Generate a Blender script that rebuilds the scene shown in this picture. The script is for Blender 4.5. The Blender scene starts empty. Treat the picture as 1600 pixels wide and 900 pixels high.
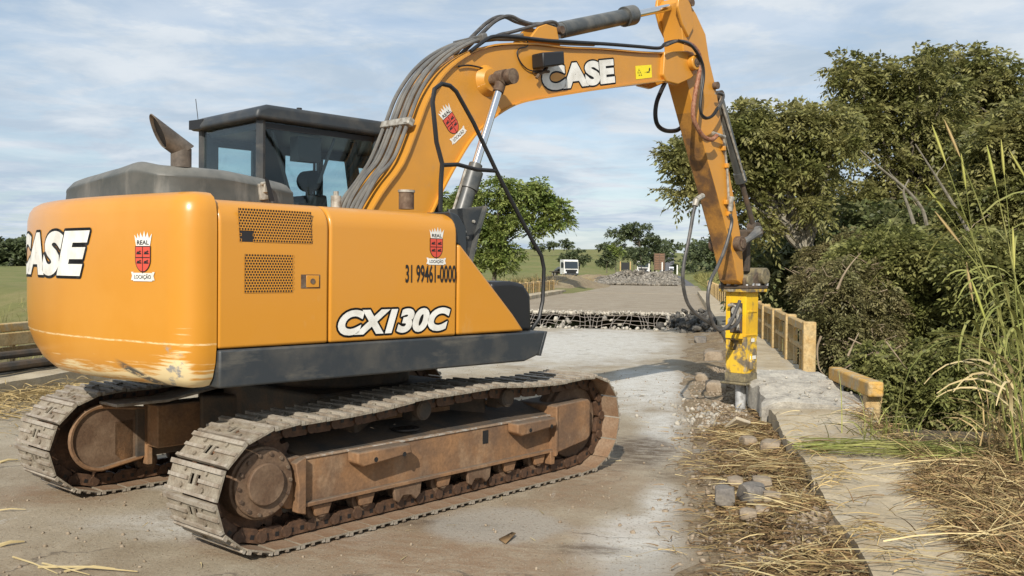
import bpy, bmesh, math, random
import numpy as np
from mathutils import Vector, Matrix, noise
R = math.radians
random.seed(7); rng = np.random.default_rng(7)
SC = bpy.context.scene
COL = SC.collection

# ------------------------------------------------------------------ camera, sky, sun, exposure
cam_d = bpy.data.cameras.new('camera'); cam = bpy.data.objects.new('camera', cam_d); COL.objects.link(cam)
cam_d.sensor_width = 36; cam_d.lens = 36*1480/1600; cam_d.clip_end = 6000; cam_d.clip_start = .05
cam.matrix_world = Matrix.Translation((0, 0, 1.576)) @ Matrix.Rotation(R(90)-.0205, 4, 'X') @ Matrix.Rotation(.0107, 4, 'Z')
SC.camera = cam
SUN = Vector((-.272, -1.50, 1.0)).normalized()
sun_d = bpy.data.lights.new('sun', 'SUN'); sun_d.energy = 4.4; sun_d.angle = R(.5); sun_d.color = (1, .93, .82)
sun = bpy.data.objects.new('sun', sun_d); COL.objects.link(sun)
sun.rotation_euler = SUN.to_track_quat('Z', 'Y').to_euler()
W = bpy.data.worlds.new('World'); SC.world = W; W.use_nodes = True
def world():
    t = W.node_tree; t.nodes.clear(); N = t.nodes.new; L = t.links.new
    out = N('ShaderNodeOutputWorld'); bg = N('ShaderNodeBackground'); L(bg.outputs[0], out.inputs[0])
    sky = N('ShaderNodeTexSky'); sky.sky_type = 'NISHITA'; sky.sun_disc = False
    sky.sun_elevation = math.asin(SUN.z); sky.sun_rotation = math.atan2(SUN.x, SUN.y)
    sky.air_density = 1.0; sky.dust_density = .7; sky.ozone_density = 1.6
    tc = N('ShaderNodeTexCoord'); sep = N('ShaderNodeSeparateXYZ'); L(tc.outputs['Generated'], sep.inputs[0])
    # cloud sheet: direction projected on a plane high above
    mx = N('ShaderNodeMath'); mx.operation = 'MAXIMUM'; L(sep.outputs[2], mx.inputs[0]); mx.inputs[1].default_value = 0.0
    ad = N('ShaderNodeMath'); ad.operation = 'ADD'; L(mx.outputs[0], ad.inputs[0]); ad.inputs[1].default_value = .09
    dv = N('ShaderNodeVectorMath'); dv.operation = 'DIVIDE'; L(tc.outputs['Generated'], dv.inputs[0])
    cb = N('ShaderNodeCombineXYZ')
    for i in range(3): L(ad.outputs[0], cb.inputs[i])
    L(cb.outputs[0], dv.inputs[1])
    def cloud(scale, lo, hi, det, rot, sx=1, rough=.62, off=0):
        m = N('ShaderNodeMapping'); m.inputs['Scale'].default_value = (sx, 1, 0); m.inputs['Rotation'].default_value = (0, 0, rot)
        m.inputs['Location'].default_value = (off, off*.7, 0)
        L(dv.outputs[0], m.inputs[0])
        n = N('ShaderNodeTexNoise'); n.inputs['Scale'].default_value = scale; n.inputs['Detail'].default_value = det; n.inputs['Roughness'].default_value = rough
        n.inputs['Distortion'].default_value = .35
        L(m.outputs[0], n.inputs['Vector'])
        r = N('ShaderNodeMapRange'); r.interpolation_type = 'SMOOTHSTEP'; r.inputs[1].default_value = lo; r.inputs[2].default_value = hi
        L(n.outputs[0], r.inputs[0]); return r
    c1 = cloud(.55, .20, .54, 5, .5, .8, .55, 3.1); c2 = cloud(2.6, .40, .72, 8, .25, .8, .62, 1.3)
    mu = N('ShaderNodeMath'); mu.operation = 'MULTIPLY_ADD'; L(c1.outputs[0], mu.inputs[0]); L(c2.outputs[0], mu.inputs[1]); 
    m3 = N('ShaderNodeMath'); m3.operation = 'MULTIPLY'; L(c1.outputs[0], m3.inputs[0]); m3.inputs[1].default_value = .80
    L(m3.outputs[0], mu.inputs[2])
    hz = N('ShaderNodeMapRange'); hz.inputs[1].default_value = 0.0; hz.inputs[2].default_value = .20; hz.inputs[3].default_value = .85; hz.inputs[4].default_value = 0
    L(sep.outputs[2], hz.inputs[0])
    am = N('ShaderNodeMath'); am.operation = 'MAXIMUM'; L(mu.outputs[0], am.inputs[0]); L(hz.outputs[0], am.inputs[1])
    cl = N('ShaderNodeMath'); cl.operation = 'MULTIPLY'; cl.use_clamp = True; L(am.outputs[0], cl.inputs[0]); cl.inputs[1].default_value = .9
    # body colour of the cloud: white edges, blue grey bellies
    c3 = cloud(1.5, .35, .7, 6, .9, 1, .6, 7.7)
    cc = N('ShaderNodeMixRGB'); L(c3.outputs[0], cc.inputs[0]); cc.inputs[1].default_value = CLOUD_A; cc.inputs[2].default_value = CLOUD_B
    mix = N('ShaderNodeMixRGB'); L(cl.outputs[0], mix.inputs[0]); L(sky.outputs[0], mix.inputs[1]); L(cc.outputs[0], mix.inputs[2])
    L(mix.outputs[0], bg.inputs[0]); bg.inputs[1].default_value = .105
CLOUD_A = (4.0, 4.9, 5.9, 1); CLOUD_B = (6.1, 6.6, 7.1, 1)
world()
SC.view_settings.view_transform = 'Standard'; SC.view_settings.look = 'None'; SC.view_settings.exposure = .22; SC.view_settings.gamma = 1
SC.render.engine = 'CYCLES'
SC.cycles.max_bounces = 6; SC.cycles.transparent_max_bounces = 12

# ------------------------------------------------------------------ materials
def mat(name, col, rough=.6, metal=0.0, var=None, scale=3.0, lo=.4, hi=.65, bump=0.0, bscale=40, coat=0, grain=0.0, gscale=60, detail=6, streak=None, dust=None, island=0.0, transl=0.0, spec=None, wear=None, coords='Object', stretch=(1,1,1)):
    m = bpy.data.materials.new(name); m.use_nodes = True; t = m.node_tree; N = t.nodes.new; L = t.links.new
    b = t.nodes['Principled BSDF']; b.inputs['Roughness'].default_value = rough; b.inputs['Metallic'].default_value = metal
    if coat: b.inputs['Coat Weight'].default_value = coat; b.inputs['Coat Roughness'].default_value = .12
    if spec is not None: b.inputs['Specular IOR Level'].default_value = spec
    tc = N('ShaderNodeTexCoord'); mp = N('ShaderNodeMapping'); L(tc.outputs[coords], mp.inputs[0]); mp.inputs['Scale'].default_value = stretch
    def nz(sc, d=detail, r=.6, vec=None):
        n = N('ShaderNodeTexNoise'); n.inputs['Scale'].default_value = sc; n.inputs['Detail'].default_value = d; n.inputs['Roughness'].default_value = r
        L((vec or mp).outputs[0], n.inputs['Vector']); return n
    def mr(src, a, c, o1=0, o2=1):
        r = N('ShaderNodeMapRange'); r.inputs[1].default_value = a; r.inputs[2].default_value = c; r.inputs[3].default_value = o1; r.inputs[4].default_value = o2
        L(src, r.inputs[0]); return r.outputs[0]
    c4 = lambda c: (*c[:3], 1)
    cur = N('ShaderNodeRGB'); cur.outputs[0].default_value = c4(col); cur = cur.outputs[0]
    def mixc(fac, c2, mode='MIX'):
        nonlocal cur
        x = N('ShaderNodeMixRGB'); x.blend_type = mode
        if isinstance(fac, (int, float)): x.inputs[0].default_value = fac
        else: L(fac, x.inputs[0])
        L(cur, x.inputs[1])
        if isinstance(c2, tuple): x.inputs[2].default_value = c4(c2)
        else: L(c2, x.inputs[2])
        cur = x.outputs[0]
    if var:
        L(cur, b.inputs[0]); mixc(mr(nz(scale).outputs[0], lo, hi), var)
    if streak:   # (colour, scale, lo, hi, stretch)
        mp2 = N('ShaderNodeMapping'); L(tc.outputs[coords], mp2.inputs[0]); mp2.inputs['Scale'].default_value = streak[4]
        mixc(mr(nz(streak[1], 7, .65, mp2).outputs[0], streak[2], streak[3]), streak[0])
    if dust:     # (colour, amount): dust lying on upward faces
        g = N('ShaderNodeNewGeometry'); s = N('ShaderNodeSeparateXYZ'); L(g.outputs['Normal'], s.inputs[0])
        a = N('ShaderNodeMath'); a.operation = 'MULTIPLY'; L(mr(s.outputs[2], .2, .9, 0, dust[1]), a.inputs[0]); L(mr(nz(9).outputs[0], .3, .6, .4, 1), a.inputs[1])
        mixc(a.outputs[0], dust[0])
    if grain:
        mixc(grain, mr(nz(gscale, 3).outputs[0], .3, .7, .25, 1.0), 'MULTIPLY')
    if island:
        g = N('ShaderNodeNewGeometry'); mixc(1.0, mr(g.outputs['Random Per Island'], 0, 1, 1-island, 1+island), 'MULTIPLY')
    L(cur, b.inputs[0])
    if bump:
        bp = N('ShaderNodeBump'); bp.inputs['Strength'].default_value = bump; bp.inputs['Distance'].default_value = .02
        L(nz(bscale, 6).outputs[0], bp.inputs['Height']); L(bp.outputs[0], b.inputs['Normal'])
    if transl:
        tr = N('ShaderNodeBsdfTranslucent'); L(cur, tr.inputs[0]); ms = N('ShaderNodeMixShader'); ms.inputs[0].default_value = transl
        L(b.outputs[0], ms.inputs[1]); L(tr.outputs[0], ms.inputs[2]); L(ms.outputs[0], t.nodes['Material Output'].inputs[0])
    return m
YEL = (.57, .245, .022)
M_ = {}
M_['yellow'] = mat('orange_yellow_paint', YEL, .34, var=(.56, .25, .035), scale=1.7, lo=.45, hi=.8, coat=.25, bump=.02, bscale=9, streak=((.55, .36, .16), 3, .62, .85, (1, 1, .35)))
M_['boom_yel'] = mat('boom_paint', (.59, .265, .03), .42, var=(.50, .235, .04), scale=2.2, lo=.45, hi=.75, coat=.15, bump=.03, bscale=12, streak=((.42, .24, .10), 5, .60, .82, (1, 1, .6)))
M_['dark'] = mat('dark_grey_paint', (.030, .036, .042), .5, var=(.085, .08, .07), scale=4, lo=.45, hi=.75, streak=((.13, .12, .10), 6, .55, .8, (.5, .5, 2)), bump=.04)
M_['black'] = mat('black_steel', (.014, .014, .015), .45)
M_['plastic'] = mat('weathered_grey_plastic', (.060, .066, .062), .5, var=(.11, .11, .10), scale=3, lo=.45, hi=.7, streak=((.19, .185, .165), 7, .55, .8, (1, 1, .2)), dust=((.20, .19, .165), .9), bump=.05)
M_['hose'] = mat('rubber_hose', (.050, .048, .046), .45, var=(.11, .10, .09), scale=12)
M_['pipe'] = mat('dusty_steel_pipe', (.10, .10, .098), .42, var=(.17, .16, .14), scale=6)
M_['galv'] = mat('pale_clamp_metal', (.42, .40, .35), .5, .2, var=(.2, .17, .13), scale=20)
M_['chrome'] = mat('chrome_rod', (.78, .78, .78), .12, 1.0)
M_['cyl'] = mat('cylinder_grey', (.055, .06, .06), .4, var=(.13, .125, .11), scale=6, coat=.1)
M_['shoe'] = mat('dusty_track_steel', (.32, .28, .215), .75, var=(.19, .145, .10), scale=7, lo=.42, hi=.66, grain=.4, gscale=70, bump=.35, bscale=60, island=.12, coords='Object')
M_['worn'] = mat('worn_track_edge', (.40, .355, .29), .6, var=(.25, .20, .15), scale=14, grain=.3, bump=.3, bscale=60)
M_['inner'] = mat('track_inner_rust', (.25, .150, .085), .8, var=(.33, .235, .155), scale=5, lo=.4, hi=.7, grain=.4, bump=.2)
M_['link'] = mat('greasy_link_steel', (.085, .046, .026), .65, var=(.20, .10, .05), scale=9, grain=.4, bump=.3)
M_['frame'] = mat('rusty_orange_frame', (.31, .165, .075), .8, var=(.17, .10, .058), scale=3.6, lo=.38, hi=.62, streak=((.37, .25, .15), 5, .54, .80, (1, 1, .6)), dust=((.15, .12, .09), .9), grain=.35, gscale=45, bump=.2)
M_['edge'] = mat('rubbed_frame_edge', (.30, .21, .14), .8, var=(.44, .41, .36), scale=16, lo=.5, hi=.62, grain=.4)
M_['under'] = mat('undercarriage_dark_steel', (.055, .048, .040), .8, var=(.13, .085, .05), scale=4, grain=.3, bump=.2)
M_['motor'] = mat('rusty_motor_cover', (.13, .075, .042), .75, var=(.22, .145, .09), scale=6, grain=.4, bump=.2)
M_['rust'] = mat('brown_rust', (.095, .055, .034), .75, var=(.19, .135, .09), scale=14, grain=.4, bump=.3)
M_['soot'] = mat('sooty_exhaust_steel', (.10, .082, .066), .65, .2, var=(.22, .18, .14), scale=8, grain=.3); M_['hosebrown'] = mat('rusty_hose_sleeve', (.21, .065, .028), .7, var=(.33, .17, .10), scale=40, lo=.4, hi=.6)
M_['armmud'] = mat('muddy_arm_underside', (.46, .22, .045), .6, var=(.16, .085, .04), scale=3.5, lo=.42, hi=.6, grain=.3)
M_['white'] = mat('white_lettering', (.80, .79, .74), .5, var=(.62, .6, .54), scale=9)
M_['ink'] = mat('black_lettering', (.014, .013, .013), .5)
M_['red'] = mat('red_emblem', (.60, .075, .045), .5)
M_['sticker'] = mat('yellow_sticker', (.85, .70, .02), .5)
M_['hammer'] = mat('hammer_yellow', (.80, .50, .012), .45, var=(.66, .38, .02), scale=4, streak=((.12, .10, .07), 5, .58, .72, (1, 1, .6)), bump=.05)
M_['hammerworn'] = mat('worn_hammer_yellow', (.70, .44, .03), .55, var=(.16, .13, .09), scale=9, lo=.42, hi=.56, streak=((.42, .38, .30), 7, .56, .68, (1, 1, .5)), bump=.1)
M_['hammerbare'] = mat('dusty_hammer_foot', (.26, .215, .12), .7, var=(.11, .095, .07), scale=14, grain=.4, bump=.3)
M_['tool'] = mat('dusty_steel_tool', (.55, .56, .57), .5, .2, var=(.30, .30, .29), scale=20)
M_['seat'] = mat('black_seat_cloth', (.015, .015, .017), .8)
M_['leaf_a'] = None

def glass(name, tint, fac):
    m = bpy.data.materials.new(name); m.use_nodes = True; t = m.node_tree; t.nodes.clear(); N = t.nodes.new; L = t.links.new
    o = N('ShaderNodeOutputMaterial'); mx = N('ShaderNodeMixShader'); tr = N('ShaderNodeBsdfTransparent'); g = N('ShaderNodeBsdfGlossy')
    tr.inputs[0].default_value = (*tint, 1); g.inputs['Roughness'].default_value = .03
    fr = N('ShaderNodeFresnel'); ge = N('ShaderNodeNewGeometry'); ir = N('ShaderNodeMapRange'); ir.inputs[3].default_value = 1.5; ir.inputs[4].default_value = 1/1.5; L(ge.outputs['Backfacing'], ir.inputs[0]); L(ir.outputs[0], fr.inputs[0])
    mm = N('ShaderNodeMath'); mm.operation = 'MULTIPLY'; mm.inputs[1].default_value = fac; L(fr.outputs[0], mm.inputs[0])
    L(mm.outputs[0], mx.inputs[0]); L(tr.outputs[0], mx.inputs[1]); L(g.outputs[0], mx.inputs[2]); L(mx.outputs[0], o.inputs[0])
    return m
M_['glass'] = glass('tinted_cab_glass', (.82, .90, .91), .9)

# ------------------------------------------------------------------ mesh helpers
class MB:
    def __init__(s): s.v = []; s.f = []; s.mi = []
    def add(s, vs, fs, mi=0):
        o = len(s.v); s.v += [tuple(v) for v in vs]; s.f += [tuple(i+o for i in f) for f in fs]; s.mi += [mi]*len(fs); return s
    def box(s, c, d, rot=None, mi=0, taper=1):
        x, y, z = d[0]/2, d[1]/2, d[2]/2
        vs = [Vector((a*x*(taper if cc > 0 else 1), b*y*(taper if cc > 0 else 1), cc*z)) for cc in (-1, 1) for b in (-1, 1) for a in (-1, 1)]
        if rot is not None: vs = [rot @ v for v in vs]
        vs = [v+Vector(c) for v in vs]
        return s.add(vs, [(0, 2, 3, 1), (4, 5, 7, 6), (0, 1, 5, 4), (2, 6, 7, 3), (0, 4, 6, 2), (1, 3, 7, 5)], mi)
    def bx(s, x0, x1, y0, y1, z0, z1, mi=0): return s.box(((x0+x1)/2, (y0+y1)/2, (z0+z1)/2), (x1-x0, y1-y0, z1-z0), None, mi)
    def prism(s, pts, y0, y1, mi=0, ax='xz'):
        # pts 2D outline; extruded along the third axis
        n = len(pts); A = []
        area = sum(pts[i][0]*pts[(i+1) % n][1]-pts[(i+1) % n][0]*pts[i][1] for i in range(n))
        if area < 0: pts = pts[::-1]
        for yy in (y0, y1):
            for p in pts:
                A.append((p[0], yy, p[1]) if ax == 'xz' else (p[0], p[1], yy) if ax == 'xy' else (yy, p[0], p[1]))
        if ax == 'xz': fs = [tuple(range(n)), tuple(range(2*n-1, n-1, -1))]+[(i, i+n, (i+1) % n+n, (i+1) % n) for i in range(n)]
        else: fs = [tuple(range(n-1, -1, -1)), tuple(range(n, 2*n))]+[(i, (i+1) % n, (i+1) % n+n, i+n) for i in range(n)]
        return s.add(A, fs, mi)
    def tube(s, path, r, seg=8, cap=True, mi=0):
        P = [Vector(p) for p in path]; n = len(P)
        rs = r if isinstance(r, (list, tuple)) else [r]*n
        T = [(P[min(i+1, n-1)]-P[max(i-1, 0)]).normalized() for i in range(n)]
        u = T[0].orthogonal().normalized(); vs = []
        for i in range(n):
            u = (u-T[i]*u.dot(T[i])); u = u.normalized() if u.length > 1e-6 else T[i].orthogonal().normalized()
            w = T[i].cross(u)
            for k in range(seg):
                a = 2*math.pi*k/seg; vs.append(P[i]+(u*math.cos(a)+w*math.sin(a))*rs[i])
        fs = [(i*seg+k, i*seg+(k+1) % seg, (i+1)*seg+(k+1) % seg, (i+1)*seg+k) for i in range(n-1) for k in range(seg)]
        if cap: fs += [tuple(range(seg-1, -1, -1)), tuple(range((n-1)*seg, n*seg))]
        return s.add(vs, fs, mi)
    def cyl(s, a, b, r, seg=16, r2=None, mi=0): return s.tube([a, b], [r, r if r2 is None else r2], seg, True, mi)
    def build(s, name, m, parent=None, smooth=True, bevel=0, seg=2, ang=35, frame=None):
        me = bpy.data.meshes.new(name); me.from_pydata(s.v, [], s.f); me.update()
        ms = m if isinstance(m, (list, tuple)) else [m]
        for q in ms: me.materials.append(q)
        if len(ms) > 1: me.polygons.foreach_set('material_index', s.mi)
        if smooth: me.shade_smooth(); me.set_sharp_from_angle(angle=R(ang))
        o = bpy.data.objects.new(name, me); COL.objects.link(o)
        if bevel:
            bv = o.modifiers.new('bevel', 'BEVEL'); bv.width = bevel; bv.segments = seg; bv.limit_method = 'ANGLE'; bv.angle_limit = R(30); bv.harden_normals = False
        if parent: o.parent = parent
        elif frame is not None: o.matrix_world = frame
        return o
def catmull(pts, n=8):
    P = [Vector(p) for p in pts]; P = [2*P[0]-P[1]]+P+[2*P[-1]-P[-2]]; out = []
    for i in range(1, len(P)-2):
        a, b, c, d = P[i-1:i+3]
        for k in range(n):
            t = k/n; out.append(.5*((2*b)+(c-a)*t+(2*a-5*b+4*c-d)*t*t+(3*b-a-3*c+d)*t**3))
    out.append(P[-2]); return out
def tag(o, label=None, cat=None, group=None, kind=None):
    if label: o['label'] = label
    if cat: o['category'] = cat
    if group: o['group'] = group
    if kind: o['kind'] = kind
    return o
def empty(name, frame, label, cat, group=None):
    o = bpy.data.objects.new(name, None); COL.objects.link(o); o.matrix_world = frame; o.empty_display_size = .2
    return tag(o, label, cat, group)
def link_copy(o, parent, mtx=None):
    c = o.copy(); COL.objects.link(c); c.parent = parent
    if mtx is not None: c.matrix_local = mtx
    return c
def frame_at(th, x, y): return Matrix.Translation((x, y, 0)) @ Matrix.Rotation(math.pi/2-th, 4, 'Z')
FH = frame_at(.7781, -1.2731, 6.9854)      # upper body of the machine
DU = .7781-.7174                            # undercarriage is slewed by this much
TU = Matrix.Rotation(DU, 4, 'Z')
FB = frame_at(.1788, 1.6595, 0)            # bridge: x along the road, y to its left edge, railing line y = 0
def np_mesh(name, verts, faces4, mats, frame=None, parent=None, smooth=False, mi=None):
    me = bpy.data.meshes.new(name); nv = len(verts); nf = len(faces4); k = faces4.shape[1]
    me.vertices.add(nv); me.vertices.foreach_set('co', np.ascontiguousarray(verts, dtype=np.float32).ravel())
    me.loops.add(nf*k); me.loops.foreach_set('vertex_index', np.ascontiguousarray(faces4, dtype=np.int32).ravel())
    me.polygons.add(nf); me.polygons.foreach_set('loop_start', np.arange(nf, dtype=np.int32)*k); me.polygons.foreach_set('loop_total', np.full(nf, k, dtype=np.int32))
    for m in mats: me.materials.append(m)
    if mi is not None: me.polygons.foreach_set('material_index', np.ascontiguousarray(mi, dtype=np.int32))
    me.update(calc_edges=True)
    if smooth: me.shade_smooth()
    o = bpy.data.objects.new(name, me); COL.objects.link(o)
    if parent: o.parent = parent
    if frame is not None: o.matrix_world = frame
    return o

# ------------------------------------------------------------------ printed marks on curved or flat panels
def text_2d(s, offset=0.0, shear=0.0, spacing=1.0):
    c = bpy.data.curves.new('t', 'FONT'); c.body = s; c.size = 1; c.offset = offset; c.shear = shear; c.space_character = spacing; c.resolution_u = 5
    o = bpy.data.objects.new('t', c); COL.objects.link(o); bpy.context.view_layer.update()
    me = bpy.data.meshes.new_from_object(o.evaluated_get(bpy.context.evaluated_depsgraph_get()))
    vs = [(v.co.x, v.co.y) for v in me.vertices]; fs = [tuple(p.vertices) for p in me.polygons]
    bpy.data.objects.remove(o); bpy.data.curves.remove(c); bpy.data.meshes.remove(me)
    return vs, fs
def lay(name, vs, fs, fn, m, parent, d, cut=None, label=None):
    bm = bmesh.new(); bv = [bm.verts.new((x, y, 0)) for x, y in vs]
    for f in fs:
        try: bm.faces.new([bv[i] for i in f])
        except ValueError: pass
    if cut:
        lo = min(v[0] for v in vs); hi = max(v[0] for v in vs); u = lo+cut
        while u < hi:
            bmesh.ops.bisect_plane(bm, geom=bm.verts[:]+bm.edges[:]+bm.faces[:], plane_co=(u, 0, 0), plane_no=(1, 0, 0)); u += cut
    for v in bm.verts: v.co = fn(v.co.x, v.co.y, d)
    me = bpy.data.meshes.new(name); bm.to_mesh(me); bm.free(); me.materials.append(m)
    o = bpy.data.objects.new(name, me); COL.objects.link(o); o.parent = parent
    if label: o['label'] = label
    return o
def word(name, s, w, h, fn, parent, shear=0.0, bold=.03, edge=None, spacing=1.0, m='white', cut=None, d=.003, label=None):
    vs, fs = text_2d(s, bold, shear, spacing)
    x0 = min(v[0] for v in vs); x1 = max(v[0] for v in vs); y0 = min(v[1] for v in vs); y1 = max(v[1] for v in vs)
    T = lambda q: [((x-x0)/(x1-x0)*w, (y-y0)/(y1-y0)*h) for x, y in q]
    o = lay(name, T(vs), fs, fn, M_[m], parent, d, cut, label)
    if edge:
        q = T(vs); V2 = []; F2 = []; rr = edge*h/(y1-y0)*1.25
        for k in range(14):
            a = 2*math.pi*k/14; b = len(V2); V2 += [(x+rr*math.cos(a), y+rr*math.sin(a)) for x, y in q]; F2 += [tuple(i+b for i in f) for f in fs]
        lay('letter_outline', V2, F2, fn, M_['ink'], o.parent, d-.0015, cut)
    return o
def emblem(fn, w, h, parent, cut=None):
    # crown with REAL, quartered red shield, ribbon with LOCACAO
    U = lambda pts: [(x*w, y*h) for x, y in pts]
    crown = [(.22, .72), (.80, .72), (.88, .97), (.76, .87), (.70, 1.0), (.62, .89), (.56, 1.03), (.49, .89), (.40, 1.0), (.36, .88), (.27, .98), (.26, .87), (.14, .95)]
    e = empty_child('emblem', parent)
    lay('crown', U(crown), [tuple(range(len(crown)))], fn, M_['white'], e, .003, cut)
    n = []
    for k in range(17):
        a = -math.pi*k/16; n.append((.5+.30*math.cos(a), .40+.22*math.sin(a) if True else 0))
    sh = [(.20, .70), ]+[(.5-.30*math.cos(math.pi*k/12), .42-.22*math.sin(math.pi*k/12)**1.2) for k in range(13)]+[(.80, .70)]
    lay('shield', U(sh), [tuple(range(len(sh)))], fn, M_['red'], e, .003, cut)
    big = [((x-.5)*1.10+.5, (y-.46)*1.07+.46) for x, y in sh]
    lay('shield_edge', U(big), [tuple(range(len(big)))], fn, M_['ink'], e, .002, cut)
    V = []; F = []
    def q(x0, x1, y0, y1): o = len(V); V.extend(U([(x0, y0), (x1, y0), (x1, y1), (x0, y1)])); F.append((o, o+1, o+2, o+3))
    q(.488, .512, .16, .70); q(.21, .79, .475, .492)
    for cx, cy in ((.34, .58), (.66, .58), (.35, .39), (.65, .39)):
        q(cx-.10, cx+.10, cy-.03, cy-.005); q(cx-.08, cx+.02, cy-.005, cy+.025); q(cx+.04, cx+.06, cy-.005, cy+.05); q(cx+.0, cx+.09, cy+.02, cy+.035)
    lay('quarter_marks', V, F, fn, M_['ink'], e, .0045, cut)
    rb = [(0, .19), (.10, .19), (.10, .17), (.90, .17), (.90, .19), (1.0, .19), (.95, .11), (1.0, .02), (.90, .02), (.90, .0), (.10, .0), (.10, .02), (0, .02), (.05, .11)]
    lay('ribbon', U(rb), [tuple(range(len(rb)))], fn, M_['white'], e, .003, cut)
    word('lettering', 'LOCAÇÃO', w*.70, h*.12, lambda u, v, d: fn(u+w*.15, v+h*.03, d), e, bold=.01, m='ink', d=.0045, cut=cut)
    word('lettering', 'REAL', w*.50, h*.09, lambda u, v, d: fn(u+w*.26, v+h*.745, d), e, bold=.02, m='ink', d=.0045, cut=cut)
def empty_child(name, parent):
    # a flat backing mesh would hide the panel: the emblem is a part whose pieces are its sub-parts
    o = bpy.data.objects.new(name, None); COL.objects.link(o); o.parent = parent; o.empty_display_size = .05; return o

# ------------------------------------------------------------------ the excavator
EX = empty('excavator', FH, 'orange yellow crawler excavator with a hydraulic breaker on its arm, standing on the bridge deck', 'excavator')
def plan_counterweight():
    right = [(-1.63, -1.22), (-1.69, -1.22), (-1.745, -1.205), (-1.79, -1.17), (-1.825, -1.11), (-1.85, -1.02), (-1.90, -.80), (-1.96, -.50), (-2.0, -.2), (-2.01, 0)]
    left = [(-2.0, .25), (-1.96, .55), (-1.89, .82), (-1.80, 1.02), (-1.72, 1.12), (-1.63, 1.16)]
    return [Vector((x, y)) for x, y in catmull([(a, b, 0) for a, b in (right+left)], 5) for x, y in [(x, y)]] if False else [Vector((p[0], p[1])) for p in catmull([(a, b, 0) for a, b in right+left], 5)]
CWP = plan_counterweight()
CWN = []
for i, p in enumerate(CWP):
    t = CWP[min(i+1, len(CWP)-1)]-CWP[max(i-1, 0)]; CWN.append(Vector((-t.y, t.x)).normalized() if True else None)
if CWN[len(CWN)//2].x > 0: CWN = [-n for n in CWN]
def build_counterweight():
    prof = [(.925, .13), (.94, .075), (.98, .040), (1.06, .012), (1.16, 0), (1.3, 0), (1.45, 0), (1.6, 0), (1.75, 0), (1.85, .003), (1.90, .014), (1.935, .035), (1.957, .07), (1.965, .12)]
    m = MB(); n = len(CWP); vs = []
    for z, ins in prof:
        for i, p in enumerate(CWP):
            side = 1 if 0 < i < n-1 else 1
            q = p-CWN[i]*ins; w = 0
            if z < 1.2:                                     # the underside sweeps up towards the far side
                k = max(0, (p.y-.1)/1.06); q = q-CWN[i]*(.10*k*(1.2-z)/.3); w = .05*k*(1.2-z)/.3
            vs.append((min(q.x, -1.63), q.y, z+w))
    fs = []
    for j in range(len(prof)-1):
        for i in range(n-1): a = j*n+i; fs.append((a, a+n, a+n+1, a+1))
    fs.append(tuple(range(n-1, -1, -1))[::-1]); fs.append(tuple(range((len(prof)-1)*n, len(prof)*n))[::-1])
    fs.append(tuple(j*n for j in range(len(prof)))); fs.append(tuple(j*n+n-1 for j in range(len(prof)-1, -1, -1)))
    m.add(vs, fs)
    o = m.build('counterweight', counterweight_paint(), EX, ang=50)
    bm = bmesh.new(); bm.from_mesh(o.data); bmesh.ops.recalc_face_normals(bm, faces=bm.faces[:]); bm.to_mesh(o.data); bm.free(); o.data.shade_smooth(); o.data.set_sharp_from_angle(angle=R(50))
    return o
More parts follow.
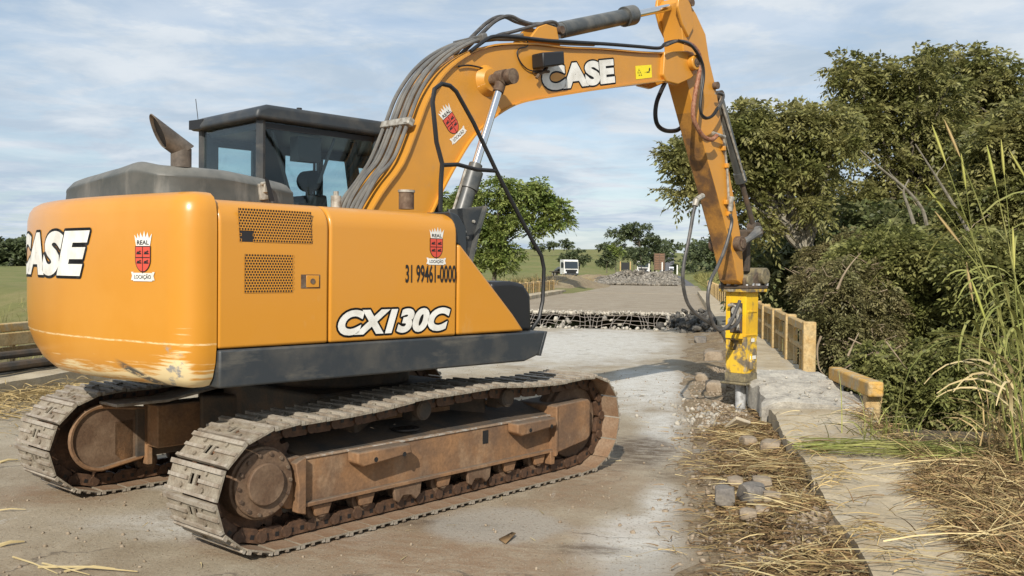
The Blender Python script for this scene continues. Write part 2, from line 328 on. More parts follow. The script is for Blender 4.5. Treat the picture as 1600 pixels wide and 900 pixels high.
def counterweight_paint():
    m = mat('scuffed_orange_paint', YEL, .34, var=(.62, .29, .045), scale=1.5, lo=.4, hi=.8, coat=.3, bump=.02, bscale=8)
    t = m.node_tree; N = t.nodes.new; L = t.links.new; b = t.nodes['Principled BSDF']; src = b.inputs[0].links[0].from_socket
    tc = N('ShaderNodeTexCoord'); s = N('ShaderNodeSeparateXYZ'); L(tc.outputs['Object'], s.inputs[0])
    def mth(op, a, b2, c=None, clamp=False):
        q = N('ShaderNodeMath'); q.operation = op; q.use_clamp = clamp
        for i, x in enumerate((a, b2, c)):
            if x is None: continue
            if isinstance(x, (int, float)): q.inputs[i].default_value = x
            else: L(x, q.inputs[i])
        return q.outputs[0]
    def rng_(a, lo, hi, o1=0, o2=1):
        q = N('ShaderNodeMapRange'); q.interpolation_type = 'SMOOTHSTEP'; L(a, q.inputs[0])
        for i, v in enumerate((lo, hi, o1, o2)): q.inputs[i+1].default_value = v
        return q.outputs[0]
    def nse(sc, st, d=6):
        mp = N('ShaderNodeMapping'); mp.inputs['Scale'].default_value = st; L(tc.outputs['Object'], mp.inputs[0]); n = N('ShaderNodeTexNoise'); n.inputs['Scale'].default_value = sc; n.inputs['Detail'].default_value = d; n.inputs['Roughness'].default_value = .65; L(mp.outputs[0], n.inputs['Vector']); return n.outputs[0]
    x, y, z = s.outputs
    hor = nse(8, (.45, .45, 7), 9); mott = nse(7, (1, 1, 1.4)); fine = nse(26, (.7, .7, 3))
    def over(prev, col, fac):
        q = N('ShaderNodeMixRGB'); L(fac, q.inputs[0]); L(prev, q.inputs[1]); q.inputs[2].default_value = (*col, 1); return q.outputs[0]
    low = mth('MULTIPLY', rng_(z, 1.14, .93), rng_(y, .7, -.35))
    edge = mth('MULTIPLY', rng_(mth('ABSOLUTE', mth('ADD', y, 1.14), None), .13, .03), rng_(z, 1.42, 1.18))
    e2 = mth('MULTIPLY', rng_(mth('ABSOLUTE', mth('ADD', x, 1.80), None), .08, .0), rng_(z, 1.36, 1.0)); e2 = mth('MULTIPLY', e2, rng_(y, -.9, -1.05))
    # pale primer where the paint is rubbed off
    k = mth('ADD', mth('MULTIPLY', low, 1.0), mth('MULTIPLY', e2, .9))
    pale = rng_(mth('ADD', mth('MULTIPLY', hor, 1.0), mth('MULTIPLY', k, .36)), .69, .86)
    c = over(src, (.78, .62, .34), mth('MULTIPLY', pale, rng_(k, .02, .2)))
    bare = rng_(mth('ADD', mott, mth('MULTIPLY', e2, .25)), .71, .80)
    c = over(c, (.30, .29, .27), mth('MULTIPLY', bare, rng_(e2, .1, .4)))
    # long scraped line round the back and the dark tear low on the right
    wob = mth('MULTIPLY', mth('SUBTRACT', nse(2, (1, 1, 0)), .5), .02)
    ln = rng_(mth('ABSOLUTE', mth('SUBTRACT', mth('ADD', z, wob), 1.165), None), .007, .002)
    c = over(c, (.86, .68, .38), mth('MULTIPLY', ln, rng_(fine, .36, .6, .15, .75)))
    dia = mth('ABSOLUTE', mth('SUBTRACT', mth('ADD', z, wob), mth('MULTIPLY_ADD', y, .36, 1.275)), None)
    tear = mth('MULTIPLY', rng_(dia, .032, .010), mth('MULTIPLY', rng_(y, -.62, -.72), rng_(mth('MULTIPLY', y, -1), 1.25, 1.1)))
    c = over(c, (.075, .07, .06), mth('MULTIPLY', tear, rng_(fine, .34, .46)))
    L(c, b.inputs[0]); 
    rr = N('ShaderNodeMapRange'); L(k, rr.inputs[0]); rr.inputs[1].default_value = 0; rr.inputs[2].default_value = 1; rr.inputs[3].default_value = .32; rr.inputs[4].default_value = .6; L(rr.outputs[0], b.inputs['Roughness'])
    return m
CW = build_counterweight()
# arclength mapping on the back of the counterweight (text runs from the far side to the near side)
def cw_map(y_start):
    pts = CWP[::-1]; nn = CWN[::-1]; acc = [0]
    for i in range(1, len(pts)): acc.append(acc[-1]+(pts[i]-pts[i-1]).length)
    s0 = next(acc[i] for i in range(len(pts)) if pts[i].y <= y_start)
    def fn(u, v, d, z0):
        s = s0+u
        for i in range(1, len(pts)):
            if acc[i] >= s: break
        t = (s-acc[i-1])/(acc[i]-acc[i-1]); p = pts[i-1].lerp(pts[i], t)+nn[i-1].lerp(nn[i], t).normalized()*(d+.001)
        return Vector((p.x, p.y, z0+v))
    return fn
f0 = cw_map(.95)
word('lettering', 'CASE', 1.36, .262, lambda u, v, d: f0(u, v, d, 1.505), CW, shear=.26, bold=.062, edge=.042, spacing=1.03, cut=.03)
f1 = cw_map(-.76)
emblem(lambda u, v, d: f1(u, v, d, 1.488), .195, .26, CW, cut=.02)

side = lambda x0, z0: (lambda u, v, d: Vector((x0+u, -1.22-d, z0+v)))
def hood_profile(y_in):
    pts = [(-1.22, 1.135), (-1.22, 1.80)]
    for k in range(1, 7): a = k/6*math.pi/2; pts.append((-1.22+.13*(1-math.cos(a)), 1.80+.13*math.sin(a)))
    return pts+[(y_in, 1.955), (y_in, 1.135)]
def hood(x0, x1, y_in, name, bev=.016):
    m = MB(); m.prism(hood_profile(y_in), x0, x1, ax='yz'); return m.build(name, M_['yellow'], EX, bevel=bev, seg=3)
h1 = hood(-1.622, -.932, .15, 'engine_door'); h2 = hood(-.924, .062, -.27, 'side_box')
# rounded front lip of the side box
m = MB(); pts = [(-.0, 1.93), (.05, 1.90), (.085, 1.84), (.10, 1.72), (.085, 1.72), (.06, 1.82), (.0, 1.90)]
def grille(x0, x1, z0, z1, parent, hole=None, y=-1.2235, slant=0):
    px = .0168; pz = .0150; m = MB(); nz = int(round((z1-z0)/pz)); nx = int(round((x1-x0)/px))
    for j in range(nz):
        zc = z0+(j+.5)*pz; off = px/2*(j % 2); sh = slant*(zc-z0)
        for i in range(nx):
            xc = x0+(i+.5)*px+off+sh
            if hole and hole[0] < xc < hole[1] and hole[2] < zc < hole[3]: continue
            hx = px*.395
            inner = [(xc+hx*math.cos(a), y, zc+hx*math.sin(a)) for a in [k*math.pi/3 for k in range(6)]]
            outer = [(xc+px/2, y, zc), (xc+px/2, y, zc+pz/2), (xc-px/2, y, zc+pz/2), (xc-px/2, y, zc), (xc-px/2, y, zc-pz/2), (xc+px/2, y, zc-pz/2)]
            m.add(inner+outer, [(k, (k+1) % 6, (k+1) % 6+6, k+6)[::-1] for k in range(6)])
    g = m.build('grille', M_['yellow'], parent, smooth=False)
    b = MB(); sz = slant*(z1-z0); b.prism([(x0+px*.4, z0), (x1+px*.1, z0), (x1+px*.1+sz, z1), (x0+px*.4+sz, z1)], -1.2215, -1.2195)
    b.build('grille_dark_plate', M_['seat'], parent, smooth=False)  # dark plate stands in for the shaded opening behind the holes
grille(-1.505, -1.045, 1.705, 1.885, h1, hole=(-1.495, -1.415, 1.705, 1.768), slant=-.06)
grille(-1.475, -1.175, 1.43, 1.64, h1)
m = MB(); m.bx(-1.118, -.992, -1.2225, -1.2195, 1.452, 1.53); m.build('latch_recess', M_['rust'], h1, smooth=False)
m = MB(); m.bx(-1.085, -1.0, -1.227, -1.2215, 1.457, 1.525); m.build('latch_plate', M_['yellow'], h1, bevel=.003)
m = MB(); m.cyl((-1.045, -1.2265, 1.492), (-1.045, -1.231, 1.492), .016, 14); m.build('lock', M_['rust'], h1)
emblem(side(-.20, 1.595), .165, .235, h2)
word('phone_number', '31 99461-0000', .42, .115, side(-.368, 1.480), h2, bold=.022, m='ink')
word('model_lettering', 'CX130C', .875, .150, side(-.868, 1.172), h2, shear=.28, bold=.058, edge=.058, spacing=1.02)
# wedge panel in front of the side box
m = MB(); m.prism([(.075, 1.137), (.075, 1.735), (.105, 1.725), (.60, 1.26), (.715, 1.137)], -1.215, -.85); m.build('wedge_panel', M_['yellow'], EX, bevel=.02, seg=3)
# dark trim behind the wedge and the upright guard plate by the boom
m = MB(); m.prism([(.064, 1.86), (.02, 1.945), (.10, 1.925), (.17, 1.84), (.185, 1.62), (.105, 1.73), (.064, 1.74)], -1.19, -.95)
m.build('corner_trim', M_['dark'], EX, bevel=.01)
gp = [(0.524,-0.620,2.004),(0.879,-0.620,2.046),(0.782,-0.620,1.802),(0.714,-0.620,1.571),(0.517,-0.620,1.569)]
m = MB(); m.prism([(p[0], p[2]) for p in gp], -.62, -.60); gpl = m.build('guard_plate', M_['dark'], EX, bevel=.006)
m = MB(); a = gp[1]; b_ = gp[2]; c_ = gp[3]; m.prism([(a[0], a[2]), (b_[0], b_[2]), (c_[0], c_[2]), (c_[0]-.02, c_[2]), (b_[0]-.02, b_[2]), (a[0]-.02, a[2])], -.66, -.622); m.build('guard_flange', M_['cyl'], gpl)
for p in [(0.641,-0.632,1.892),(0.673,-0.632,1.845),(0.700,-0.632,1.804),(0.763,-0.632,1.925)]:
    m = MB(); m.cyl((p[0], -.633, p[2]), (p[0], -.618, p[2]), .012, 8); m.build('bolt', M_['galv'], gpl)
bp = [(0.495,-1.100,1.480),(0.697,-1.100,1.488),(0.821,-1.100,1.470),(0.896,-1.100,1.391),(0.914,-1.100,1.126),(0.512,-1.100,1.124)]
m = MB(); m.prism([(p[0]+(.0), p[2]) for p in bp], -1.10, -.55); m.build('battery_box', M_['black'], EX, bevel=.03, seg=4)
# lower deck and skirt
m = MB(); m.prism([(-1.622, 1.130), (-1.622, .928), (.70, .928), (.84, .965), (.905, 1.130)], -1.235, -1.10); sk = m.build('side_skirt', M_['dark'], EX, bevel=.012)
m = MB(); m.prism([(.84, .965), (.905, 1.13), (.93, 1.13), (.865, .955)], -1.235, -1.02); m.build('step_edge', M_['dark'], sk, bevel=.004)
m = MB(); m.bx(-1.60, .90, -1.10, 1.12, .96, 1.12); m.bx(-1.6, .85, .98, 1.16, .93, 1.13); m.build('revolving_frame', M_['under'], EX, bevel=.01)
m = MB(); m.bx(-1.62, -.60, .152, 1.15, 1.135, 1.955); m.build('left_engine_door', M_['yellow'], EX, bevel=.03)
# grey raised engine cover with rounded plan
def cover():
    right = [(-.76, -.58), (-.95, -.63), (-1.3, -.66), (-1.5, -.66), (-1.62, -.62), (-1.70, -.52), (-1.745, -.35), (-1.76, 0), (-1.76, .4), (-1.72, .62), (-1.62, .72), (-1.2, .74), (-.8, .74)]
    P2 = [Vector((p[0], p[1])) for p in catmull([(a, b, 0) for a, b in right], 4)]; n = len(P2)
    prof = [(1.95, 0), (2.0, .002), (2.075, .006), (2.083, .004), (2.095, .008), (2.135, .05), (2.148, .085), (2.152, .2)]
    c = Vector((-1.2, .02)); vs = []
    for z, ins in prof:
        for i, p in enumerate(P2):
            k = ins/(p-c).length; q = p.lerp(c, k)
            bulge = .028*math.exp(-((i-n*.46)/3.5)**2) if z > 2.05 else 0
            low = -.05*max(0, min(1, (q.x+1.25)/.5)) if z > 2.0 else 0
            zz = z+low+bulge; zz -= .045*max(0, (q.y-.0)/.7) if z > 2.0 else 0
            vs.append((q.x, q.y, zz))
    m = MB(); fs = [(j*n+i, (j+1)*n+i, (j+1)*n+(i+1) % n, j*n+(i+1) % n) for j in range(len(prof)-1) for i in range(n)]
    fs.append(tuple(range((len(prof)-1)*n, len(prof)*n))[::-1]); m.add(vs, fs)
    o = m.build('engine_cover', M_['plastic'], EX, ang=32)
    bm = bmesh.new(); bm.from_mesh(o.data); bmesh.ops.recalc_face_normals(bm, faces=bm.faces[:]); bm.to_mesh(o.data); bm.free()
    for x, yy in ((-1.02, -.645), (-1.42, -.67)):
        m = MB(); m.box((x, yy, 2.03), (.055, .02, .10), Matrix.Rotation(R(-8), 3, 'Y')); m.box((x+.01, yy-.015, 2.05), (.03, .02, .05)); m.cyl((x-.02, yy-.01, 2.075), (x+.03, yy-.01, 2.085), .012, 8)
        lt = m.build('latch', M_['galv'], o, bevel=.003)
        m = MB(); m.prism([(x-.005, 2.11), (x+.02, 2.10), (x+.06, 1.975), (x+.03, 1.97)], yy-.035, yy-.025); m.build('lever', M_['black'], lt); break
cover()
# exhaust: upright stub and mitred tail cut
ex = [(-1.501,-0.550,2.143),(-1.501,-0.550,2.254),(-1.505,-0.550,2.276),(-1.629,-0.550,2.352),(-1.674,-0.550,2.390)]
m = MB(); m.tube([ex[0], ex[1]], .058, 20); ep = m.build('exhaust_pipe', M_['soot'], EX)
def tail():
    a = Vector(ex[1]); d = (Vector(ex[3])-Vector(ex[2])).normalized(); u = Vector((0, 1, 0)); w = d.cross(u).normalized(); n = 24; vs = []
    for r, in ((.058,), (.052,)):
        for s in (0, 1):
            for k in range(n):
                an = 2*math.pi*k/n; q = a+u*math.cos(an)*r+w*math.sin(an)*r
                ln = (.165+.085*math.sin(an)*(1 if w.z > 0 else -1)) if s else (-.03*math.sin(an)*(1 if w.z > 0 else -1)-.02)
                vs.append(q+d*ln)
    fs = []
    for k in range(n):
        k2 = (k+1) % n; fs += [(k, k2, n+k2, n+k), (2*n+k, 3*n+k, 3*n+k2, 2*n+k2), (n+k, n+k2, 3*n+k2, 3*n+k)]
    m = MB(); m.add(vs, fs); et = m.build('exhaust_tail', M_['soot'], ep)
    m = MB(); m.add([v-d*.03 for v in vs[3*n:4*n]], [tuple(range(n))]); m.build('exhaust_dark_disc', M_['black'], et)  # black disc added inside the pipe, standing in for its dark interior
tail()
# filler caps on the deck
fc = [(0.018,-0.750,1.973),(0.017,-0.750,2.095)]
m = MB(); m.cyl(fc[0], fc[1], .052, 18); fcp = m.build('filler_neck', M_['rust'], EX)
m = MB(); m.cyl((fc[1][0], fc[1][1], fc[1][2]-.008), (fc[1][0], fc[1][1], fc[1][2]+.008), .058, 18); m.build('cap_rim', M_['galv'], fcp)
fc = [(-0.279,-0.350,2.011),(-0.279,-0.350,2.064),(-0.280,-0.350,2.095)]
m = MB(); m.cyl((fc[0][0], fc[0][1], 1.9), fc[1], .036, 14); m.cyl(fc[1], fc[2], .018, 10); m.build('breather_cap', M_['galv'], EX)

# cab ---------------------------------------------------------------
CAB = MB(); CAB.bx(-.55, 1.22, .20, 1.12, 1.13, 1.86); CAB = CAB.build('cab', M_['dark'], EX, bevel=.02)
def pillar(x, y, r=.03, z0=1.85, z1=2.64, dx=0): m = MB(); m.tube([(x, y, z0), (x+dx, y, z1)], r, 8); m.build('pillar', M_['dark'], CAB)
pillar(-.52, .235, .034); pillar(-.52, 1.085, .034); pillar(.50, .235, .03); pillar(.55, 1.085, .03); pillar(1.20, .235, .03, dx=-.16); pillar(1.20, 1.085, .03, dx=-.16)
m = MB(); m.prism([(-.60, 2.615), (1.06, 2.60), (1.10, 2.64), (1.04, 2.70), (.6, 2.725), (-.50, 2.725), (-.585, 2.69)], .165, 1.16); m.build('cab_roof', M_['dark'], CAB, bevel=.035, seg=4)
m = MB(); m.bx(-.5, 1.0, .22, 1.10, 2.56, 2.60); m.build('roof_lining', M_['black'], CAB)
lw = [(0.180,1.060,2.491),(0.787,1.060,2.519),(0.885,1.060,2.134),(0.976,1.060,2.014),(0.164,1.060,2.030)]
RPA = -.12
m = MB()    # far side wall with its door window left open
zb, zt = 1.95, lw[0][2]; xa, xb = lw[0][0], lw[1][0]
m.bx(RPA, xa, 1.03, 1.06, 1.86, 2.58); m.bx(-.52, RPA, 1.03, 1.06, 2.50, 2.58); m.bx(-.52, RPA, 1.03, 1.06, 1.86, 2.20); m.bx(-.52, -.42, 1.03, 1.06, 2.20, 2.50); m.bx(xa, xb+.12, 1.03, 1.06, zt, 2.58); m.prism([(xb, zt), (xb+.12, zt), (xb+.26, 1.86), (lw[2][0], 1.86)], 1.03, 1.06); m.bx(xb+.30, 1.12, 1.03, 1.06, 1.86, 2.02)
m.bx(xb+.12, 1.10, 1.03, 1.06, 2.45, 2.58)
m.build('far_cab_wall', M_['black'], CAB)
m = MB(); mid = (xa+xb)/2-.02; m.tube([(mid, 1.035, 1.9), (mid, 1.035, zt)], .012, 6); m.build('window_bar', M_['black'], CAB)
m = MB(); m.bx(-.49, 1.10, .224, .230, 1.88, 2.61); m.build('side_window', M_['glass'], CAB, smooth=False)
m = MB(); m.bx(-.528, -.522, .27, 1.05, 1.88, 2.61); m.build('rear_window', M_['glass'], CAB, smooth=False)
m = MB(); m.bx(-.46, 1.0, 1.065, 1.07, 1.90, 2.56); m.build('door_window', M_['glass'], CAB, smooth=False)
m = MB(); m.tube([(1.185, .66, 1.9), (1.05, .66, 2.55)], .4, 4) if False else m.prism([(1.20, 1.88), (1.206, 1.88), (1.056, 2.6), (1.05, 2.6)], .27, 1.05); m.build('windscreen', M_['glass'], CAB, smooth=False)
hr = [(0.172,0.660,2.256),(0.171,0.660,2.363),(0.299,0.660,2.265),(0.174,0.660,2.078)]
m = MB(); hx, hz = hr[0][0], hr[0][2]; rr = (Vector(hr[2])-Vector(hr[0])).length*.62
m.prism([(hx+rr*math.cos(a), hz+rr*1.05*math.sin(a)) for a in [2*math.pi*k/20 for k in range(20)]], .58, .74)
m.prism([(hx-.13, 1.5), (hx+.10, 1.5), (hx+.03, hz-.12), (hx-.08, hz-.12)], .46, .86); m.bx(hx-.02, hx+.01, .62, .70, hz-.2, hz); m.build('seat', M_['seat'], CAB, bevel=.02)
m = MB(); m.bx(.30, .34, .26, .30, 1.9, 2.55); m.bx(-.2, .0, .25, .36, 2.36, 2.54); m.build('cab_interior_fittings', M_['black'], CAB)
m = MB(); m.tube([(-.02, .25, 2.2), (.12, .25, 2.55)], .012, 6); m.tube([(-.42, .25, 2.55), (-.2, .25, 1.9)], .014, 6); m.build('wiper', M_['black'], CAB)
m = MB(); m.cyl((-.16, .3, 2.70), (-.16, .3, 2.755), .02, 10); m.tube([(-.56, 1.09, 2.7), (-.575, 1.10, 2.86)], .003, 5); m.box((-.56, 1.05, 2.655), (.09, .16, .07), Matrix.Rotation(.2, 3, 'Z')); m.build('roof_fitting', M_['black'], CAB)

# boom --------------------------------------------------------------
TOPB = [(.05, 1.62), (.12, 1.90), (.26, 2.12), (.46, 2.36), (.60, 2.65), (.71, 2.89), (.87, 3.10), (1.07, 3.26), (1.32, 3.385), (1.58, 3.455), (1.91, 3.51), (2.3, 3.55), (2.81, 3.625), (3.37, 3.69), (3.78, 3.75)]
BOTB = [(3.82, 3.50), (3.38, 3.405), (2.99, 3.315), (2.6, 3.22), (2.21, 3.125), (1.95, 3.06), (1.75, 3.005), (1.58, 2.935), (1.38, 2.815), (1.18, 2.65), (1.02, 2.45), (.85, 2.20), (.72, 1.98), (.52, 1.70), (.30, 1.50), (.12, 1.48)]
m = MB(); m.prism(TOPB+BOTB, -.150, .150); BOOM = m.build('boom', M_['boom_yel'], EX, smooth=False)
def flange(pts, t, w, name, inset):
    m = MB(); P = [Vector((a, 0, b)) for a, b in pts]; vs = []; n = len(P)
    for i in range(n):
        d = (P[min(i+1, n-1)]-P[max(i-1, 0)]).normalized(); nn = Vector((-d.z, 0, d.x))
        for k in (0, 1):
            for y in (-w, w): q = P[i]+nn*(t*k+inset); vs.append((q.x, y, q.z))
    fs = []
    for i in range(n-1):
        a = i*4; b = a+4; fs += [(a, b, b+1, a+1), (a+2, a+3, b+3, b+2), (a, a+2, b+2, b), (a+1, b+1, b+3, a+3)]
    fs += [(0, 1, 3, 2), (n*4-4, n*4-2, n*4-1, n*4-3)]; m.add(vs, fs); return m.build(name, M_['boom_yel'], BOOM, ang=30)
flange(catmull([(a, 0, b) for a, b in TOPB], 3) and [(p.x, p.z) for p in catmull([(a, 0, b) for a, b in TOPB], 3)], .014, .178, 'top_flange', .001)
flange([(p.x, p.z) for p in catmull([(a, 0, b) for a, b in BOTB[:-2]], 3)], .014, .178, 'bottom_flange', .001)
# fork and pin boss at the boom tip
fork = [(3.76, 3.765), (3.95, 3.80), (4.15, 3.84), (4.26, 3.845), (4.34, 3.79), (4.365, 3.71), (4.33, 3.63), (4.22, 3.56), (4.0, 3.47), (3.80, 3.47), (3.74, 3.53)]
for s in (-1, 1):
    m = MB(); m.prism(fork, s*.135, s*.195); m.build('boom_fork', M_['boom_yel'], BOOM, bevel=.012, seg=3)
    m = MB(); m.cyl((4.235, s*.19, 3.725), (4.235, s*.255, 3.725), .078, 24); bo = m.build('pin_boss', M_['boom_yel'], BOOM, bevel=.008)
    m = MB(); m.cyl((4.235, s*.256, 3.725), (4.235, s*.262, 3.725), .046, 18); m.cyl((4.235, s*.263, 3.725), (4.235, s*.268, 3.725), .02, 12); m.build('pin', M_['rust'], bo)
# boss through which the lift cylinders are pinned
cp = [(1.342,-0.330,3.119)][0]
m = MB(); m.cyl((cp[0], -.152, cp[2]), (cp[0], -.21, cp[2]), .13, 28, .09); m.cyl((cp[0], .152, cp[2]), (cp[0], .21, cp[2]), .13, 28, .09); pb = m.build('cylinder_boss', M_['boom_yel'], BOOM)
m = MB(); m.cyl((cp[0], -.45, cp[2]), (cp[0], .45, cp[2]), .045, 18); m.cyl((cp[0], -.458, cp[2]), (cp[0], -.405, cp[2]), .062, 18); m.build('cross_pin', M_['rust'], pb)
rd = [(1.040,-0.330,2.369),(0.999,-0.330,2.315),(0.914,-0.330,2.035)]
cdir = (Vector(rd[2])-Vector(cp)).normalized()
for s in (-1, 1):
    q = lambda v: Vector((v[0], -v[1] if s > 0 else v[1], v[2]))
    a = q(cp); b2 = q(rd[0]); c2 = q(Vector(cp)+cdir*((Vector(rd[0])-Vector(cp)).length)); e2 = q(Vector(cp)+cdir*1.75)
    m = MB(); m.cyl(a+Vector((0, -.05, 0)), a+Vector((0, .05, 0)), .066, 20); L1 = q(Vector(cp)+cdir*.0); st = q(Vector(cp)+cdir*((Vector(rd[0])-Vector(cp)).length-.02))
    m.cyl(q(Vector(cp)+cdir*.05), q(Vector(cp)+cdir*.13), .045, 16)
    cyl_ = m.build('lift_cylinder', M_['rust'], EX)
    m = MB(); m.cyl(q(Vector(cp)+cdir*.10), st, .034, 20); m.build('rod', M_['chrome'], cyl_)
    l0 = (Vector(rd[0])-Vector(cp)).length
    m = MB(); m.tube([q(Vector(cp)+cdir*t) for t in (l0-.03, l0+.03, l0+.031, l0+.19, l0+.191, 1.9)], [.055, .055, .078, .078, .066, .066], 24); m.build('barrel', M_['cyl'], cyl_)
    off = Vector((-.09, 0, -.01)); m = MB(); m.tube([q(Vector(cp)+cdir*t)+off for t in (l0+.0, l0+.5, 1.8)], .011, 8); m.build('feed_pipe', M_['galv'], cyl_)
# arm cylinder on top of the boom
ac = [(2.298,0.000,3.722),(2.341,0.000,3.753),(3.252,0.000,4.022),(3.495,0.000,4.101),(4.146,0.000,4.328),(4.296,0.000,4.372)]
m = MB(); bk = [(1.864,-0.090,3.538),(2.007,-0.090,3.697),(2.106,-0.090,3.739),(2.241,-0.090,3.736),(2.296,-0.090,3.569)]
for s in (-1, 1): m.prism([(p[0], p[2]) for p in bk], s*.075, s*.105)
m.build('cylinder_bracket', M_['boom_yel'], BOOM, bevel=.006)
m = MB(); m.cyl((ac[0][0], -.125, ac[0][2]), (ac[0][0], .125, ac[0][2]), .035, 14); m.build('pin', M_['rust'], BOOM)
a = Vector(ac[0]); e = Vector(ac[5]); dd = (e-a).normalized(); lt = (e-a).length; Lb = (Vector(ac[3])-a).length
m = MB(); m.cyl(a+Vector((0, -.05, 0)), a+Vector((0, .05, 0)), .065, 20); m.cyl(e+Vector((0, -.05, 0)), e+Vector((0, .05, 0)), .062, 20); AC = m.build('arm_cylinder', M_['cyl'], EX)
m = MB(); m.tube([a+dd*t for t in (.05, .12, .121, Lb-.16, Lb-.159, Lb-.01, Lb)], [.07, .07, .076, .076, .098, .098, .085], 24); m.build('barrel', M_['cyl'], AC)
m = MB(); m.cyl(a+dd*Lb, e-dd*.05, .037, 18); m.build('rod', M_['chrome'], AC)
# work lamp with bracket, sticker and lettering on the boom side
bs = lambda u, v, d: Vector((u, -.150-d, v))
lm = [(1.846,-0.260,3.416),(2.115,-0.260,3.472),(2.126,-0.260,3.357),(1.856,-0.260,3.292)]
m = MB(); m.prism([(p[0], p[2]) for p in lm], -.31, -.17); LMP = m.build('work_lamp', M_['black'], EX, bevel=.012)
m = MB(); lb = [(2.026,-0.200,3.344),(1.994,-0.200,3.289),(1.913,-0.200,3.255),(1.881,-0.200,3.217)]; m.tube(lb, .012, 6); m.tube([(1.883,-0.160,3.272),(1.980,-0.160,3.292),(2.087,-0.160,3.309)], .012, 6); m.build('lamp_bracket', M_['rust'], LMP)
q = [(2.029,-0.155,3.128),(3.039,-0.155,3.354),(3.005,-0.155,3.597),(2.009,-0.155,3.342)]
def boom_map(q):
    a, b, c, d_ = [Vector((p[0], p[2])) for p in q]
    return a, b, c, d_
cx_ = boom_map(q); uvec = (cx_[1]-cx_[0]); hh = ((cx_[3]-cx_[0]).length+(cx_[2]-cx_[1]).length)/2; wv = uvec.length; ud = uvec/wv; vd = Vector((-ud.y, ud.x))
word('lettering', 'CASE', wv, hh*.97, lambda u, v, d: Vector((cx_[0].x+ud.x*u+vd.x*v, -.150-d, cx_[0].y+ud.y*u+vd.y*v)), BOOM, shear=.05, bold=.062, edge=.045, spacing=1.03)
q2 = [(3.347,-0.155,3.430),(3.607,-0.155,3.488),(3.594,-0.155,3.612),(3.334,-0.155,3.559)]
sv = [(p[0], p[2]) for p in q2]; stk = lay('warning_sticker', sv, [(0, 1, 2, 3)], bs, M_['sticker'], BOOM, .003)
a0 = Vector(sv[0]); su = Vector(sv[1])-a0; sw = Vector(sv[3])-a0
def sq(pts): return [tuple(a0+su*x+sw*y) for x, y in pts]
V = []; F = []
def addp(pts): o = len(V); V.extend(sq(pts)); F.append(tuple(range(o, o+len(pts))))
for (x, y) in ((.14, .50), (.27, .50), (.205, .68), (.33, .30), (.20, .30)):
    addp([(x-.03, y-.06), (x+.05, y-.06), (x+.045, y-.02), (x-.025, y-.02)]); addp([(x-.03, y-.06), (x-.005, y-.06), (x+.02, y+.09), (x+.0, y+.09)])
addp([(.66, .40), (.86, .40), (.86, .48), (.66, .48)]); addp([(.80, .48), (.90, .55), (.90, .75), (.84, .75)]); addp([(.56, .42), (.60, .42), (.60, .46), (.56, .46)])
lay('sticker_marks', V, F, bs, M_['ink'], stk, .0045)
eq = [(1.046,-0.155,2.617),(0.859,-0.155,2.838),(1.093,-0.155,2.699),(0.847,-0.155,2.727)]
eo = Vector((eq[0][0], eq[0][2])); et = Vector((eq[1][0], eq[1][2])); ev = (et-eo).normalized(); eu = Vector((ev.y, -ev.x))
emblem(lambda u, v, d: Vector((eo.x+eu.x*(u-.10)+ev.x*v, -.150-d, eo.y+eu.y*(u-.10)+ev.y*v)), .20, (et-eo).length*1.02, BOOM)

# arm ---------------------------------------------------------------
UND = [(4.11, 4.27), (4.17, 4.02), (4.22, 3.62), (4.42, 3.25), (4.66, 2.79), (4.87, 2.41), (5.13, 1.92), (5.24, 1.68), (5.31, 1.47)]
OUT = [(5.42, 1.42), (5.45, 1.52), (5.42, 1.75), (5.36, 2.0), (5.27, 2.25), (5.13, 2.62), (4.97, 3.09), (4.81, 3.58), (4.68, 3.84), (4.60, 4.10), (4.42, 4.28), (4.24, 4.41), (4.13, 4.40), (4.08, 4.34)]
m = MB(); m.prism(UND+OUT, -.12, .12)
ARM = m.build('arm', [M_['boom_yel'], M_['armmud']], EX, bevel=.008)
for p in ARM.data.polygons:      # the plate facing the machine is caked with mud
    if p.normal.x < -.5 and abs(p.normal.y) < .3 and p.center.z < 3.2: p.material_index = 1
m = MB()
for s in (-1, 1): m.prism([(4.04, 4.28), (4.12, 4.12), (4.24, 4.0), (4.33, 4.12), (4.28, 4.34), (4.15, 4.44), (4.06, 4.40)], s*.118, s*.15)
m.build('cylinder_ear', M_['boom_yel'], ARM, bevel=.008)
m = MB(); m.cyl((ac[5][0], -.155, ac[5][2]), (ac[5][0], .155, ac[5][2]), .04, 16); m.build('pin', M_['rust'], ARM)
rk = [(5.282,-0.130,1.881),(4.789,-0.130,3.607)]
rx, rz = rk[0][0], rk[0][2]
m = MB(); m.cyl((rx, -.20, rz), (rx, .20, rz), .085, 22); m.cyl((rx, -.215, rz), (rx, -.20, rz), .055, 16); RKB = m.build('rocker_boss', M_['rust'], ARM, bevel=.006)
mh = [Vector((1152, 381)), Vector((1175, 350)), Vector((1189, 362))]
rp = [(5.682,-0.170,2.031),(5.538,-0.170,2.099),(5.627,-0.170,1.956),(5.681,-0.170,1.574),(5.758,-0.170,1.419)]
for s in (-1, 1):
    m = MB(); y = s*.16; d0 = Vector((rx, y, rz)); d1 = Vector((rp[0][0], y, rp[0][2])); m.tube([d0, (d0+d1)/2+Vector((0, 0, -.015)), d1], [.045, .035, .055], 10); m.cyl((d1.x, y-.025, d1.z), (d1.x, y+.025, d1.z), .065, 16); m.build('rocker_link', M_['pipe'], ARM)
